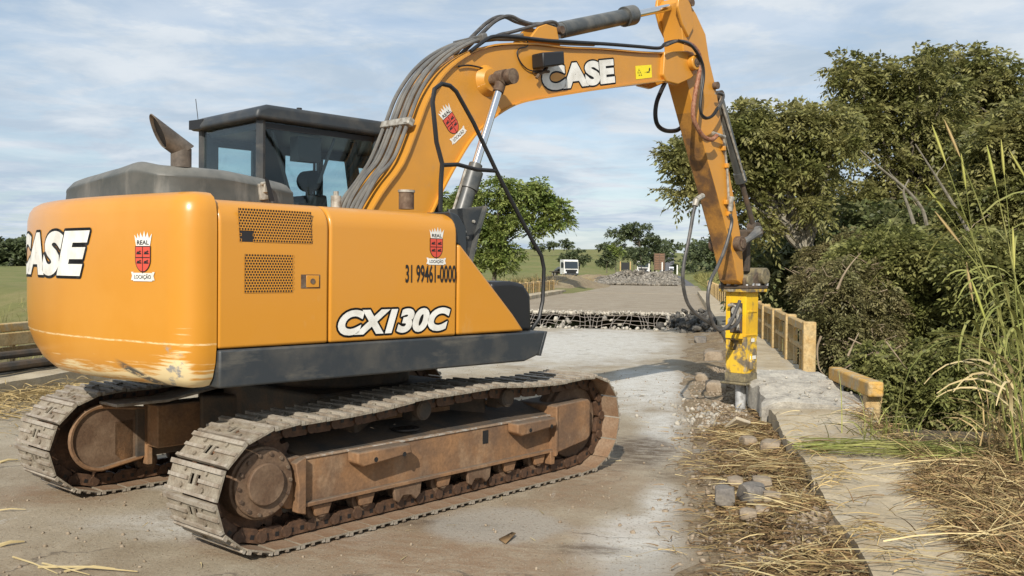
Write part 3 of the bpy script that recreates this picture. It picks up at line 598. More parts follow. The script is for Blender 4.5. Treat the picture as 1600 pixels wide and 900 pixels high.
m = MB(); m.cyl((rp[0][0], -.21, rp[0][2]), (rp[0][0], .21, rp[0][2]), .03, 12); m.tube([(rp[0][0]-.01, 0, rp[0][2]-.02), (rp[3][0], 0, rp[3][2])], [.05, .055], 10); m.bx(rp[0][0]-.06, rp[0][0]+.02, -.05, .05, rp[3][2], rp[0][2]); m.build('connecting_link', M_['under'], ARM)
# bucket cylinder down the outside of the arm
bc = [(5.016,-0.020,3.513),(5.436,-0.020,2.806),(5.553,-0.020,2.611),(5.735,-0.020,2.163),(5.824,-0.020,2.084)]
b0, b1, b2_, b3 = Vector(bc[0]), Vector(bc[1]), Vector(bc[2]), Vector(bc[4])
m = MB(); m.cyl(b0+Vector((0, -.05, 0)), b0+Vector((0, .05, 0)), .06, 16); m.cyl(b3+Vector((0, -.06, 0)), b3+Vector((0, .06, 0)), .065, 16); BC = m.build('bucket_cylinder', M_['under'], EX)
bd = (b3-b0).normalized(); lb_ = (b2_-b0).length
m = MB(); m.tube([b0+bd*t for t in (.04, lb_-.12, lb_-.119, lb_)], [.055, .055, .068, .068], 20); m.build('barrel', M_['cyl'], BC)
m = MB(); m.cyl(b0+bd*lb_, b3, .03, 14); m.build('rod', M_['under'], BC)
m = MB()
for y in (-.085, .0): m.tube([(b0.x-.02, y, b0.z-.1), (b1.x-.06, y, b1.z), (b2_.x-.055, y, b2_.z)], .012, 6)
m.build('feed_pipe', M_['galv'], BC)
# small brackets and pipe on the arm side
m = MB(); pz = [(4.903,-0.140,3.052),(4.955,-0.140,3.029),(5.029,-0.140,2.714),(5.080,-0.140,2.322),(5.096,-0.140,2.209)]; m.tube(pz, .013, 8); PP = m.build('arm_pipe', M_['galv'], ARM)
for p in [(4.953,-0.135,2.918),(5.023,-0.135,2.735),(5.022,-0.135,2.333),(5.078,-0.135,2.209)]:
    m = MB(); m.box((p[0], -.14, p[2]), (.045, .04, .05)); m.build('pipe_clamp', M_['boom_yel'], ARM, bevel=.005)
m = MB(); p = [(5.093,-0.155,2.393),(5.082,-0.155,2.321),(5.084,-0.155,2.237)]; m.tube(p, [.045, .032, .026], 10); m.build('hose_fitting', M_['galv'], ARM)
p = [(4.777,-0.130,3.578)][0]; m = MB(); m.cyl((p[0], -.17, p[2]), (p[0], -.11, p[2]), .04, 14); m.build('pin', M_['rust'], ARM)

# hoses -------------------------------------------------------------
def hose(pts, r, m='hose', seg=8, parent=EX, name='hose'): 
    h = MB(); h.tube(catmull(pts, 6), r, seg); return h.build(name, M_[m], parent)
def along_boom(off, y, i0, i1):
    P = [Vector((a, 0, b)) for a, b in TOPB]; out = []
    for i in range(i0, i1):
        d = (P[i+1]-P[i-1]).normalized(); nn = Vector((-d.z, 0, d.x)); q = P[i]+nn*off; out.append((q.x, y, q.z))
    return out
LP = []
for k in range(6):
    y = -.125+.055*k; base = [(.02+.035*k-.05, y-.04*(k % 2), 1.80), (.10, y, 2.02), (.24+.012*(k % 3), y, 2.24)]
    pth = base+along_boom(.075+.012*(k % 2), y, 3, 9)
    if k < 2: pth += along_boom(.06, y, 9, 13)
    else: pth += [(p[0], p[1]*(1-.15*(i+1)), p[2]+.03*(i % 2)) for i, p in enumerate(along_boom(.08, y, 9, 11))]
    hose(pth, .0165, 'pipe', name='steel_pipe')
cl = along_boom(.08, 0, 4, 5)[0]
for i in (4, 8):
    cl = along_boom(.085, 0, i, i+1)[0]; dx = (Vector((TOPB[i+1][0], 0, TOPB[i+1][1]))-Vector((TOPB[i-1][0], 0, TOPB[i-1][1]))).normalized(); an = math.atan2(dx.z, dx.x)
    m = MB(); m.box(cl, (.06, .36, .055), Matrix.Rotation(-an, 3, 'Y')); m.box((cl[0], -.15, cl[2]), (.05, .05, .07), Matrix.Rotation(-an, 3, 'Y')); c = m.build('pipe_clamp', M_['galv'] if i == 4 else M_['pipe'], BOOM, bevel=.006)
for yy, dz in ((-.03, 0), (.05, .012)):
    hose([(p[0], yy, p[2]+dz) for p in [(1.156,0.000,3.323),(1.298,0.000,3.452),(1.414,0.000,3.558),(1.525,0.000,3.654),(1.638,0.000,3.720),(1.747,0.000,3.746),(1.866,0.000,3.731),(2.020,0.000,3.732),(2.178,-0.000,3.768),(2.324,0.000,3.772)]], .017)
hose([(p[0], -.08, p[2]) for p in [(1.217,-0.080,3.425),(1.397,-0.080,3.478),(1.561,-0.080,3.551),(1.699,-0.080,3.598),(2.018,-0.080,3.718),(2.201,-0.080,3.781),(2.286,-0.080,3.763),(2.306,-0.080,3.652)]], .015)
hose([(1.116,-0.190,3.318),(1.292,-0.190,3.442),(1.401,-0.190,3.488),(1.635,-0.190,3.525),(1.984,-0.190,3.560),(2.408,-0.190,3.618),(2.863,-0.190,3.681),(3.355,-0.190,3.743),(3.670,-0.190,3.784),(3.777,-0.190,3.848),(3.964,-0.190,3.906),(4.134,-0.190,3.910)], .0165, 'black')
hose([(1.660,-0.165,3.533),(1.785,-0.165,3.534),(1.802,-0.165,3.482),(1.708,-0.165,3.445),(1.678,-0.165,3.396),(1.726,-0.165,3.328),(1.805,-0.165,3.287),(1.901,-0.165,3.280),(1.934,-0.165,3.274)], .006, 'black', 6)
hose([(1.004,-0.170,3.181),(1.101,-0.170,3.206),(1.200,-0.170,3.212),(1.293,-0.170,3.206),(1.337,-0.170,3.186)], .007, 'black', 6)
hose([(3.665,-0.270,3.796),(3.882,-0.270,3.879),(4.086,-0.270,3.883),(4.251,-0.270,3.787),(4.314,-0.270,3.652),(4.307,-0.270,3.453),(4.289,-0.270,3.252),(4.362,-0.270,3.168),(4.506,-0.270,3.199),(4.603,-0.270,3.278),(4.699,-0.270,3.386),(4.710,-0.270,3.455),(4.598,-0.270,3.460)], .016, 'hose')
hose([(4.046,-0.250,3.898),(4.197,-0.250,3.873),(4.305,-0.250,3.772),(4.286,-0.250,3.598),(4.221,-0.250,3.390),(4.192,-0.250,3.176),(4.277,-0.250,3.054),(4.398,-0.250,2.974),(4.544,-0.250,2.963),(4.641,-0.250,3.014)], .024, 'hosebrown', 10)
hose([(3.853,-0.290,3.877),(4.080,-0.290,3.866),(4.269,-0.290,3.747),(4.320,-0.290,3.597),(4.279,-0.290,3.380),(4.271,-0.290,3.215),(4.379,-0.290,3.168),(4.487,-0.290,3.208),(4.583,-0.290,3.301)], .013, 'black')
hose([(4.290,0.170,3.593),(4.211,0.170,3.480),(4.134,0.170,3.348),(4.114,0.170,3.211),(4.162,0.170,3.109),(4.302,0.170,3.070),(4.491,0.170,3.091),(4.610,0.170,3.146)], .024, 'black', 10)
m = MB(); p = [(4.682,-0.200,3.474),(4.833,-0.200,3.494),(4.736,-0.200,3.344),(4.795,-0.200,3.035),(4.644,-0.200,3.046),(4.872,-0.200,3.029)]; m.tube([p[0], p[1], p[2]], .013, 6); m.tube([p[4], p[5]], .02, 8); m.build('hose_fitting', M_['galv'], ARM)

# guard rail of bent tube on the right of the deck -------------------
gr = [(0.089,-1.020,1.954),(0.092,-1.020,2.146),(0.102,-1.020,2.270),(0.050,-1.020,2.410),(0.013,-1.020,2.668),(0.029,-1.020,2.758),(0.090,-1.020,2.801),(0.164,-1.020,2.799),(0.222,-1.020,2.768),(0.385,-1.020,2.576),(0.605,-1.020,2.269),(0.769,-1.020,2.057),(0.988,-1.020,1.783),(1.087,-1.020,1.672),(1.116,-1.020,1.577),(1.106,-1.020,1.338),(1.067,-1.020,1.206),(0.978,-1.020,1.119)]
m = MB(); m.tube(gr, .0155, 8); GR = m.build('hand_rail', M_['black'], EX)
gr = [(0.102,-1.020,2.262),(0.240,-1.020,2.278),(0.419,-1.020,2.258),(0.605,-1.020,2.264)]; m = MB(); m.tube(gr, .0145, 8); m.build('rail_cross_bar', M_['black'], GR)

# breaker -------------------------------------------------------------
HX = 5.62
m = MB(); m.bx(HX-.20, HX+.24, -.185, .185, 1.335, 1.372); BRK = m.build('breaker', M_['hammerworn'], EX, bevel=.006)
def brk(name, z0, z1, mt, w=.133, slot=None):
    m = MB()
    if slot:
        za, zb_ = slot; m.bx(HX-w, HX+w, -w, -.085, z0, z1); m.bx(HX-w, HX+w, .075, w, z0, z1); m.bx(HX-w+.06, HX+w, -.0849, .0749, z0, z1); m.bx(HX-w, HX-w+.0599, -.0849, .0749, z0, za); m.bx(HX-w, HX-w+.0599, -.0849, .0749, zb_, z1)
    else: m.bx(HX-w, HX+w, -w, w, z0, z1)
    return m.build(name, mt, BRK, bevel=.004)
brk('upper_housing', .82, 1.334, M_['hammer'], slot=(.86, 1.20)); brk('lower_housing', .40, .819, M_['hammerworn'], w=.129, slot=(.66, .78)); brk('housing_foot', .30, .399, M_['hammerbare'], w=.134)
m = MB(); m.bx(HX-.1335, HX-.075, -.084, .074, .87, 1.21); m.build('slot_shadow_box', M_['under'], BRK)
m = MB(); m.cyl((HX-.20, -.03, 1.12), (HX-.09, -.03, 1.12), .05, 14); m.cyl((HX-.20, .02, 1.0), (HX-.1, .02, 1.0), .045, 14); m.tube([(HX-.19, .06, 1.18), (HX-.2, .0, 1.19), (HX-.19, -.06, 1.16), (HX-.18, -.06, .9)], .018, 8); m.build('hose_port', M_['galv'], BRK)
m = MB(); m.bx(HX-.155, HX-.13, -.10, .12, .80, .84); m.bx(HX-.1, HX+.1, -.142, -.130, 1.10, 1.125); m.bx(HX-.14, HX+.1, -.140, -.130, .835, .85); m.bx(HX-.015, HX+.015, -.138, -.125, .42, .62); m.build('weld_bar', M_['hammer'], BRK, bevel=.003)
m = MB(); m.bx(HX-.02, HX+.10, -.135, -.12, .56, .60); m.bx(HX-.0, HX+.06, -.135, -.12, .76, .80); m.build('label_plate', M_['white'], BRK)
m = MB(); m.box((HX+.0, -.140, .50), (.10, .05, .12)); m.build('side_bolt_boss', M_['hammerworn'], BRK, bevel=.02)
m = MB(); m.bx(HX-.18, HX+.17, -.17, .17, .272, .298); m.build('foot_plate', M_['hammerbare'], BRK, bevel=.008)
m = MB(); m.tube([(HX, 0, .29), (HX, 0, .0), (HX, 0, -.16)], [.062, .060, .05], 18); m.build('chisel', M_['tool'], BRK)
m = MB()
for s in (-1, 1): m.prism([(HX-.20, 1.3730), (HX+.24, 1.3730), (HX+.25, 1.5020), (HX+.20, 1.6020), (HX+.08, 1.5620), (HX-.04, 1.4620), (HX-.14, 1.5420), (HX-.22, 1.4720)], s*.125, s*.16)
m.bx(HX-.21, HX+.255, -.19, .19, 1.3725, 1.4120); BB = m.build('mounting_bracket', M_['under'], BRK, bevel=.01)
m = MB(); m.cyl((HX-.13, -.185, 1.4720), (HX-.13, .185, 1.4720), .065, 18); m.cyl((HX+.17, -.21, 1.5220), (HX+.17, .21, 1.5220), .095, 20); m.build('bracket_pin', M_['hammerbare'], BB, bevel=.01)
m = MB(); 
for k in range(40):
    x = HX+random.uniform(-.2, .24); y = random.uniform(-.19, .19); s = random.uniform(.01, .035); m.box((x, y, 1.4120+s*.4), (s*1.5420, s*1.4, s), Matrix.Rotation(random.uniform(0, 3), 3, 'Z'))
m.build('rubble_on_bracket', M_['tool'], BB).__setitem__('kind', 'stuff')
hose([(p[0], p[1], p[2]) for p in [(4.307,-0.220,2.275),(4.263,-0.220,2.160),(4.199,-0.220,1.925),(4.113,-0.220,1.659),(4.095,-0.220,1.461),(4.169,-0.220,1.262),(4.313,-0.220,1.139),(4.557,-0.220,1.037),(4.771,-0.220,0.961),(5.002,-0.220,0.946),(5.159,-0.220,0.997),(5.237,-0.220,1.087)]], .019, 'hose', 10, name='breaker_hose')
hose([(p[0], p[1], p[2]) for p in [(4.915,-0.260,2.190),(4.944,-0.260,2.087),(4.835,-0.260,1.840),(4.689,-0.260,1.631),(4.545,-0.260,1.461),(4.501,-0.260,1.258),(4.580,-0.260,1.052),(4.733,-0.260,0.937),(4.936,-0.260,0.999),(5.062,-0.260,1.143),(5.139,-0.260,1.247)]], .019, 'hosebrown' if False else 'hose', 10, name='breaker_hose')
m = MB(); p = [(4.318,-0.220,2.316),(4.296,-0.220,2.248),(4.436,-0.220,2.363)]; m.cyl(p[0], p[1], .034, 12); m.cyl(p[2], p[0], .03, 10); m.build('hose_fitting', M_['galv'], EX)

# undercarriage -------------------------------------------------------
def tb(m, name, mt, parent=EX, **k):
    o = m.build(name, mt, None, **k); o.parent = parent
    o.matrix_local = TU if parent == EX else Matrix.Identity(4); return o
m = MB(); m.bx(-.62, .62, -.56, .56, .42, .74); m.cyl((0, 0, .74), (0, 0, .965), .52, 36)
for sx in (-1, 1):
    for sy in (-1, 1): m.box((sx*.55, sy*.62, .50), (.38, .50, .30), Matrix.Rotation(sx*sy*.5, 3, 'Z'))
XF = tb(m, 'cross_frame', M_['under'], bevel=.02)
pth = [(-1.40, .035), (1.45, .035), (1.62, .075), (1.745, .17), (1.81, .31), (1.815, .45), (1.76, .60), (1.66, .695), (1.52, .735), (1.3, .735), (1.04, .722), (.7, .735), (.37, .760), (.13, .750), (-.3, .745), (-.6, .715), (-.9, .700), (-1.2, .695), (-1.42, .69), (-1.58, .635), (-1.70, .53), (-1.76, .40), (-1.755, .28), (-1.70, .16), (-1.58, .07)]
def resample(pth, n):
    P = [Vector((x, 0, z)) for x, z in pth]; Q = P+[P[0]]; acc = [0]
    for i in range(1, len(Q)): acc.append(acc[-1]+(Q[i]-Q[i-1]).length)
    tot = acc[-1]; out = []
    for k in range(n):
        s = (k+.37)*tot/n; i = next(j for j in range(1, len(acc)) if acc[j] >= s); out.append(Q[i-1].lerp(Q[i], (s-acc[i-1])/(acc[i]-acc[i-1])))
    return out, tot
NSH = 46; cen, tot = resample(pth, NSH); pit = tot/NSH
# one shoe: plate with overlapping lips, three grousers, mud holes left open
def shoe_mesh():
    m = MB(); p = pit; h = .5/2
    for y0, y1 in ((-h, -.05), (-.012, .012), (.05, h)): m.bx(-p*.5+.004, p*.5-.004, y0, y1, 0, .011)
    for x0, x1 in ((-p*.5+.004, -.028), (.028, p*.5-.004)): m.bx(x0, x1, -.05, -.012, 0, .011); m.bx(x0, x1, .012, .05, 0, .011)
    m.bx(-p*.5+.004, -p*.5+.030, -h, h, .011, .029, 1); m.bx(-.010, .010, -h, -.055, .011, .024, 1); m.bx(-.010, .010, .055, h, .011, .024, 1); m.bx(p*.5-.022, p*.5-.004, -h, h, .011, .024, 1)
    for y in (-.105, .105):
        for x in (-.045, .045): m.cyl((x, y, .011), (x, y, .022), .014, 6)
    return m
s0 = shoe_mesh().build('track_shoe', [M_['shoe'], M_['worn'], M_['inner']], None, smooth=False, bevel=0)
for p in s0.data.polygons:
    if p.normal.z < -.5: p.material_index = 2
def link_mesh():
    m = MB(); p = pit
    for y in (-.085, .085): m.prism([(-p*.5, -.012), (p*.5, -.012), (p*.5, -.05), (p*.3, -.088), (-p*.3, -.088), (-p*.5, -.05)], y-.018, y+.018)
    m.cyl((p*.5, -.11, -.05), (p*.5, .11, -.05), .026, 10)
    for y in (-.104, .104):
        m.cyl((p*.5, y, -.05), (p*.5, y*1.12, -.05), .034, 12)
        for x in (-.04, .03): m.bx(x-.012, x+.012, y-.002 if y > 0 else y-.001, y+.001 if y > 0 else y+.002, -.055, -.03, 1)
    return m
l0m = link_mesh().build('chain_link', [M_['link'], M_['black']], None, smooth=False)
def crawler(y, first):
    root = bpy.data.objects.new('crawler_track', None); COL.objects.link(root); root.parent = EX; root.matrix_local = TU @ Matrix.Translation((0, y, 0)); root.empty_display_size = .1
    for k in range(NSH):
        a = cen[k-1]; b = cen[(k+1) % NSH]; d = (b-a).normalized(); nrm = Vector((d.z, 0, -d.x))   # outward for this travel sense
        q = cen[k]; Mx = Matrix(((d.x, 0, nrm.x, q.x), (0, 1, 0, 0), (d.z, 0, nrm.z, q.z), (0, 0, 0, 1)))
        wob = Matrix.Rotation(random.uniform(-.012, .012), 4, 'Y')
        for src in (s0, l0m):
            if first and k == 0: c = src
            else: c = src.copy(); COL.objects.link(c)
            c.parent = root; c.matrix_local = Mx @ (wob if src is s0 else Matrix.Identity(4)) @ Matrix.Diagonal((1, -1, 1, 1) if False else (1, 1, 1, 1))
    return root
TR = [crawler(-.995, True), crawler(.995, False)]
for s in (-1, 1):
    c = s*.995; o = c-.0; g = lambda a, b: (min(a, b), max(a, b))
    # box frame: outer face with flange, sloping top
    m = MB(); yo = s*1.13; yi = s*.78
    sec = [(yo, .22), (yo, .478), (s*1.09, .492), (yi, .57), (yi, .22)]
    m.prism(sec, -1.16, 1.10, ax='yz'); TF = tb(m, 'track_frame', [M_['frame'], M_['under']], bevel=.008)
    for p in TF.data.polygons:
        if abs(p.normal.y) < .9: p.material_index = 1
        if p.center.y*s < .9: p.material_index = 1
    m = MB(); m.prism([(-1.31, .49), (-1.17, .50), (-1.17, .20), (-1.26, .21), (-1.31, .26)], *g(s*1.125, s*.8)); m.prism([(-1.24, .47), (-1.20, .49), (-1.165, .50), (-1.165, .17), (-1.225, .19), (-1.215, .33)], *g(s*1.18, s*1.125)); tb(m, 'frame_end_gusset', M_['frame'], TF, bevel=.006)
    m = MB(); m.bx(-1.16, 1.10, *g(s*1.07, s*1.165), .208, .232); tb(m, 'lower_flange', M_['frame'], TF, bevel=.004)
    m = MB(); m.bx(-1.15, 1.09, *g(s*1.10, s*1.138), .475, .487); tb(m, 'upper_edge_weld', M_['edge'], TF, bevel=.004)
    for x0, x1 in ((-.84, -.42), (.60, 1.03)):
        m = MB(); m.prism([(x0, .485), (x1, .485), (x1+.02, .42), (x0+.05, .39), (x0, .42)], *g(s*1.135, s*1.235)); st = tb(m, 'step_bracket', M_['frame'], TF, bevel=.012)
        for xx in (x0+.14, x1-.05): m = MB(); m.cyl((xx, s*1.232, .425), (xx, s*1.237, .425), .015, 10); tb(m, 'bolt_hole', M_['black'], st)
    m = MB(); m.bx(.35, .405, *g(s*1.128, s*1.1335), .365, .455); tb(m, 'square_hole', M_['black'], TF)
    m = MB(); m.cyl((-.24, s*.98, .522), (-.24, s*.98, .532), .10, 20); tb(m, 'top_hole', M_['black'], TF)
    m = MB(); m.prism([(1.10, .545), (1.115, .56), (1.50, .57), (1.53, .55), (1.53, .28), (1.49, .25), (1.11, .20)], *g(s*1.18, s*.80)); YK = tb(m, 'idler_guard', M_['frame'], TF, bevel=.012)
    m = MB(); m.prism([(1.085, .55), (1.11, .56), (1.11, .19), (1.085, .18)], *g(s*1.195, s*1.10)); m.prism([(1.05, .22), (1.11, .22), (1.10, .12), (1.06, .12)], *g(s*1.17, s*1.05)); tb(m, 'guard_flange', M_['frame'], YK, bevel=.005)
    m = MB(); m.cyl((1.44, s*.92, .395), (1.44, s*1.07, .395), .285, 36); m.cyl((1.44, s*.96, .395), (1.44, s*1.03, .395), .315, 36); m.cyl((1.44, s*.86, .395), (1.44, s*1.13, .395), .12, 24); tb(m, 'idler_wheel', M_['motor'], TF, bevel=.008)
    # sprocket and travel motor
    m = MB(); n = 21; pts = []
    for k in range(n*4):
        a = 2*math.pi*k/(n*4); r = .30 if k % 4 in (0, 1) else .265; pts.append((-1.42+r*math.cos(a), .38+r*math.sin(a)))
    m.prism(pts, c-.03, c+.03); SPR = tb(m, 'sprocket', M_['link'], TF)
    m = MB(); m.cyl((-1.44, s*1.02, .39), (-1.44, s*1.15, .39), .20, 40); m.cyl((-1.44, s*1.15, .39), (-1.44, s*1.175, .39), .185, 40); m.cyl((-1.44, s*1.175, .39), (-1.44, s*1.20, .39), .115, 32); MT = tb(m, 'travel_motor', M_['motor'], TF, bevel=.006)
    for k in range(14):
        a = 2*math.pi*k/14; m = MB(); x = -1.44+.165*math.cos(a); z = .39+.165*math.sin(a); m.cyl((x, s*1.174, z), (x, s*1.186, z), .011, 6); tb(m, 'bolt', M_['rust'], MT)
    # inner guard disc of the motor, seen on the far crawler
    m = MB(); gd = [(-1.40+.215*math.cos(a), .39+.215*math.sin(a)) for a in [math.pi/2+math.pi*k/18 for k in range(19)]]+[(-1.12, .22), (-1.08, .25), (-1.08, .56)]
    m.prism(gd, *g(s*.83, s*.80)); G1 = tb(m, 'motor_guard', M_['motor'], TF, bevel=.004)
    m = MB(); m.tube([(p[0], s*.795, p[1]) for p in gd]+[(gd[0][0], s*.795, gd[0][1])], .017, 6); m.bx(-1.10, -1.065, *g(s*.80, s*.74), .17, .60); tb(m, 'guard_rim', M_['frame'], G1)
    m = MB(); m.bx(-1.10, .9, *g(s*.80, s*.60), .30, .60); tb(m, 'inner_frame_side', M_['frame'], TF, bevel=.01)
    m = MB(); zz = .60; m.prism([(-1.42, .625), (-1.05, .625), (-.55, .70), (.1, .70), (.1, .72), (-.55, .72), (-1.05, .645), (-1.42, .645)], *g(s*.80, s*.55)); tb(m, 'muddy_ledge', M_['worn'], TF, bevel=.004)
    # track rollers below, carrier rollers above
    for k in range(7):
        x = -1.02+k*.33; m = MB()
        for yy in (-.075, .075): m.cyl((x, c+yy-.03, .165), (x, c+yy+.03, .165), .078, 20)
        m.cyl((x, c-.14, .165), (x, c+.14, .165), .045, 14); rl = tb(m, 'track_roller', M_['motor'], TF, bevel=.005)
        m = MB(); m.prism([(x-.07, .20), (x+.07, .20), (x+.045, .135), (x-.045, .135)], *g(s*1.115, s*1.14)); tb(m, 'roller_bracket', M_['frame'], rl, bevel=.006)
        if k in (2, 4):
            m = MB(); m.prism([(x-.12, .21), (x+.12, .21), (x+.11, .13), (x+.07, .10), (x+.03, .135), (x-.04, .14), (x-.075, .10), (x-.105, .12)], *g(s*1.125, s*1.15)); tb(m, 'chain_guide', M_['motor'], TF, bevel=.006)
    for x in (-.20, .62):
        m = MB(); m.cyl((x, c-.06, .655), (x, s*1.13, .655), .055, 20); m.cyl((x, s*1.09, .655), (x, s*1.125, .655), .065, 20); m.bx(x-.03, x+.03, c-.05, c+.05, .58, .655); tb(m, 'carrier_roller', M_['under'], TF, bevel=.005)

# ================================================================== the place
def sstep(a, b, x): t = np.clip((x-a)/(b-a), 0, 1); return t*t*(3-2*t)
def vnoise(x, y, s, seed=0):
    # cheap smooth value noise on arrays
    x = np.asarray(x, float)/s+seed*17.3; y = np.asarray(y, float)/s+seed*9.1; xi = np.floor(x); yi = np.floor(y); fx = x-xi; fy = y-yi; fx = fx*fx*(3-2*fx); fy = fy*fy*(3-2*fy)
    h = lambda a, b: (np.sin(a*127.1+b*311.7+seed)*43758.5453) % 1.0
    return (h(xi, yi)*(1-fx)+h(xi+1, yi)*fx)*(1-fy)+(h(xi, yi+1)*(1-fx)+h(xi+1, yi+1)*fx)*fy
def road_z(s): return 19.5*sstep(430, 1010, s)
def road_y(s): return 5.0+5.5*sstep(150, 520, s)+4.0*sstep(480, 1000, s)
def terrain(s, y):
    s = np.asarray(s, float); y = np.asarray(y, float)
    side = sstep(0, 14, np.maximum(y-10.3, -y-.1))
    far = 13.5*sstep(170, 640, s)*np.where(y > 0, 1-.95*sstep(90, 300, y), .75)+2.0*sstep(300, 900, s)
    rz = road_z(s)
    cw = sstep(6, 30, np.abs(y-road_y(s)))
    z = rz*(1-cw)+np.maximum(far, rz*.55)*cw-.035
    d = 4.6-2.2*sstep(6, 14, y)                           # the stream bed the bridge crosses
    e0 = np.where(y < 2, 7.6, 13.0)+.9*(vnoise(s, y, 1.6, 3)-.5)-1.0*sstep(-.5, -5, y)
    e1 = 58.0
    rav = sstep(e0, e0+4.2, s)*(1-sstep(e1-9, e1+3, s))
    rav = rav*(1-sstep(60, 140, np.abs(y)))
    z = z-d*rav
    z = z+side*(vnoise(s, y, 5, 1)-.5)*.5+(vnoise(s, y, 1.1, 2)-.5)*.10*side
    # verge beside the near end of the walkway, level with its top
    z = z+.22*(1-sstep(6.5, 9.5, s))*sstep(.35, -.15, y)*(1-sstep(8, 14, -y))+.05*(1-sstep(6.5, 9.5, s))*sstep(.2, -.3, y)*vnoise(s, y, .5, 5)
    z = z+.2*(1-sstep(9, 14, s))*sstep(9.9, 10.5, y)
    z = np.where((s > 57) & (y > 9.6), z+.5*np.exp(-((s-74)/14)**2)*np.exp(-((y-12)/3.0)**2), z)
    return z
def axis(pts):
    out = []
    for a, b, st in pts: out += list(np.arange(a, b, st))
    return np.array(out+[pts[-1][1]])
sa = axis([(-40, -4, 4), (-4, 20, .28), (20, 66, .9), (66, 140, 2.5), (140, 600, 12), (600, 1200, 25), (1200, 4200, 200)])
ya = axis([(-3000, -400, 200), (-400, -60, 20), (-60, -16, 2.5), (-16, -5, .8), (-5, 2, .25), (2, 10, 1.6), (10, 20, .6), (20, 60, 2.5), (60, 400, 15), (400, 3000, 200)])
S, Y = np.meshgrid(sa, ya, indexing='ij'); Z = terrain(S, Y)
V = np.stack([S, Y, Z], -1).reshape(-1, 3); ni, nj = S.shape
I = (np.arange(ni-1)[:, None]*nj+np.arange(nj-1)[None, :]).ravel(); Fq = np.stack([I, I+nj, I+nj+1, I+1], 1)

def soil_material():
    m = bpy.data.materials.new('field_and_soil'); m.use_nodes = True; t = m.node_tree; N = t.nodes.new; L = t.links.new; b = t.nodes['Principled BSDF']; b.inputs['Roughness'].default_value = .95; b.inputs['Specular IOR Level'].default_value = .15
    tc = N('ShaderNodeTexCoord'); s = N('ShaderNodeSeparateXYZ'); L(tc.outputs['Object'], s.inputs[0])
    def nse(sc, d=6):
        n = N('ShaderNodeTexNoise'); n.inputs['Scale'].default_value = sc; n.inputs['Detail'].default_value = d; L(tc.outputs['Object'], n.inputs['Vector']); return n.outputs[0]
    def mr(a, lo, hi, o1=0, o2=1):
        q = N('ShaderNodeMapRange'); L(a, q.inputs[0])
        for i, v in enumerate((lo, hi, o1, o2)): q.inputs[i+1].default_value = v
        return q.outputs[0]
    def mx(f, a, c):
        q = N('ShaderNodeMixRGB'); L(f, q.inputs[0])
        for i, v in ((1, a), (2, c)):
            if isinstance(v, tuple): q.inputs[i].default_value = (*v, 1)
            else: L(v, q.inputs[i])
        return q.outputs[0]
    g = mx(mr(nse(.05), .4, .6), (.135, .16, .048), (.19, .185, .07)); g = mx(mr(nse(.6), .45, .7), g, (.22, .20, .085)); 
    near = mx(mr(nse(2.2), .35, .65), (.115, .085, .05), (.22, .165, .095)); near = mx(mr(nse(14), .45, .7), near, (.07, .05, .03))
    c = mx(mr(s.outputs[0], 16, 70), near, g); L(c, b.inputs[0])
    bp = N('ShaderNodeBump'); bp.inputs['Strength'].default_value = .6; bp.inputs['Distance'].default_value = .06; L(nse(9, 8), bp.inputs['Height']); L(bp.outputs[0], b.inputs['Normal']); return m
GR_ = np_mesh('ground', V, Fq, [soil_material()], FB, smooth=True); tag(GR_, kind='structure')

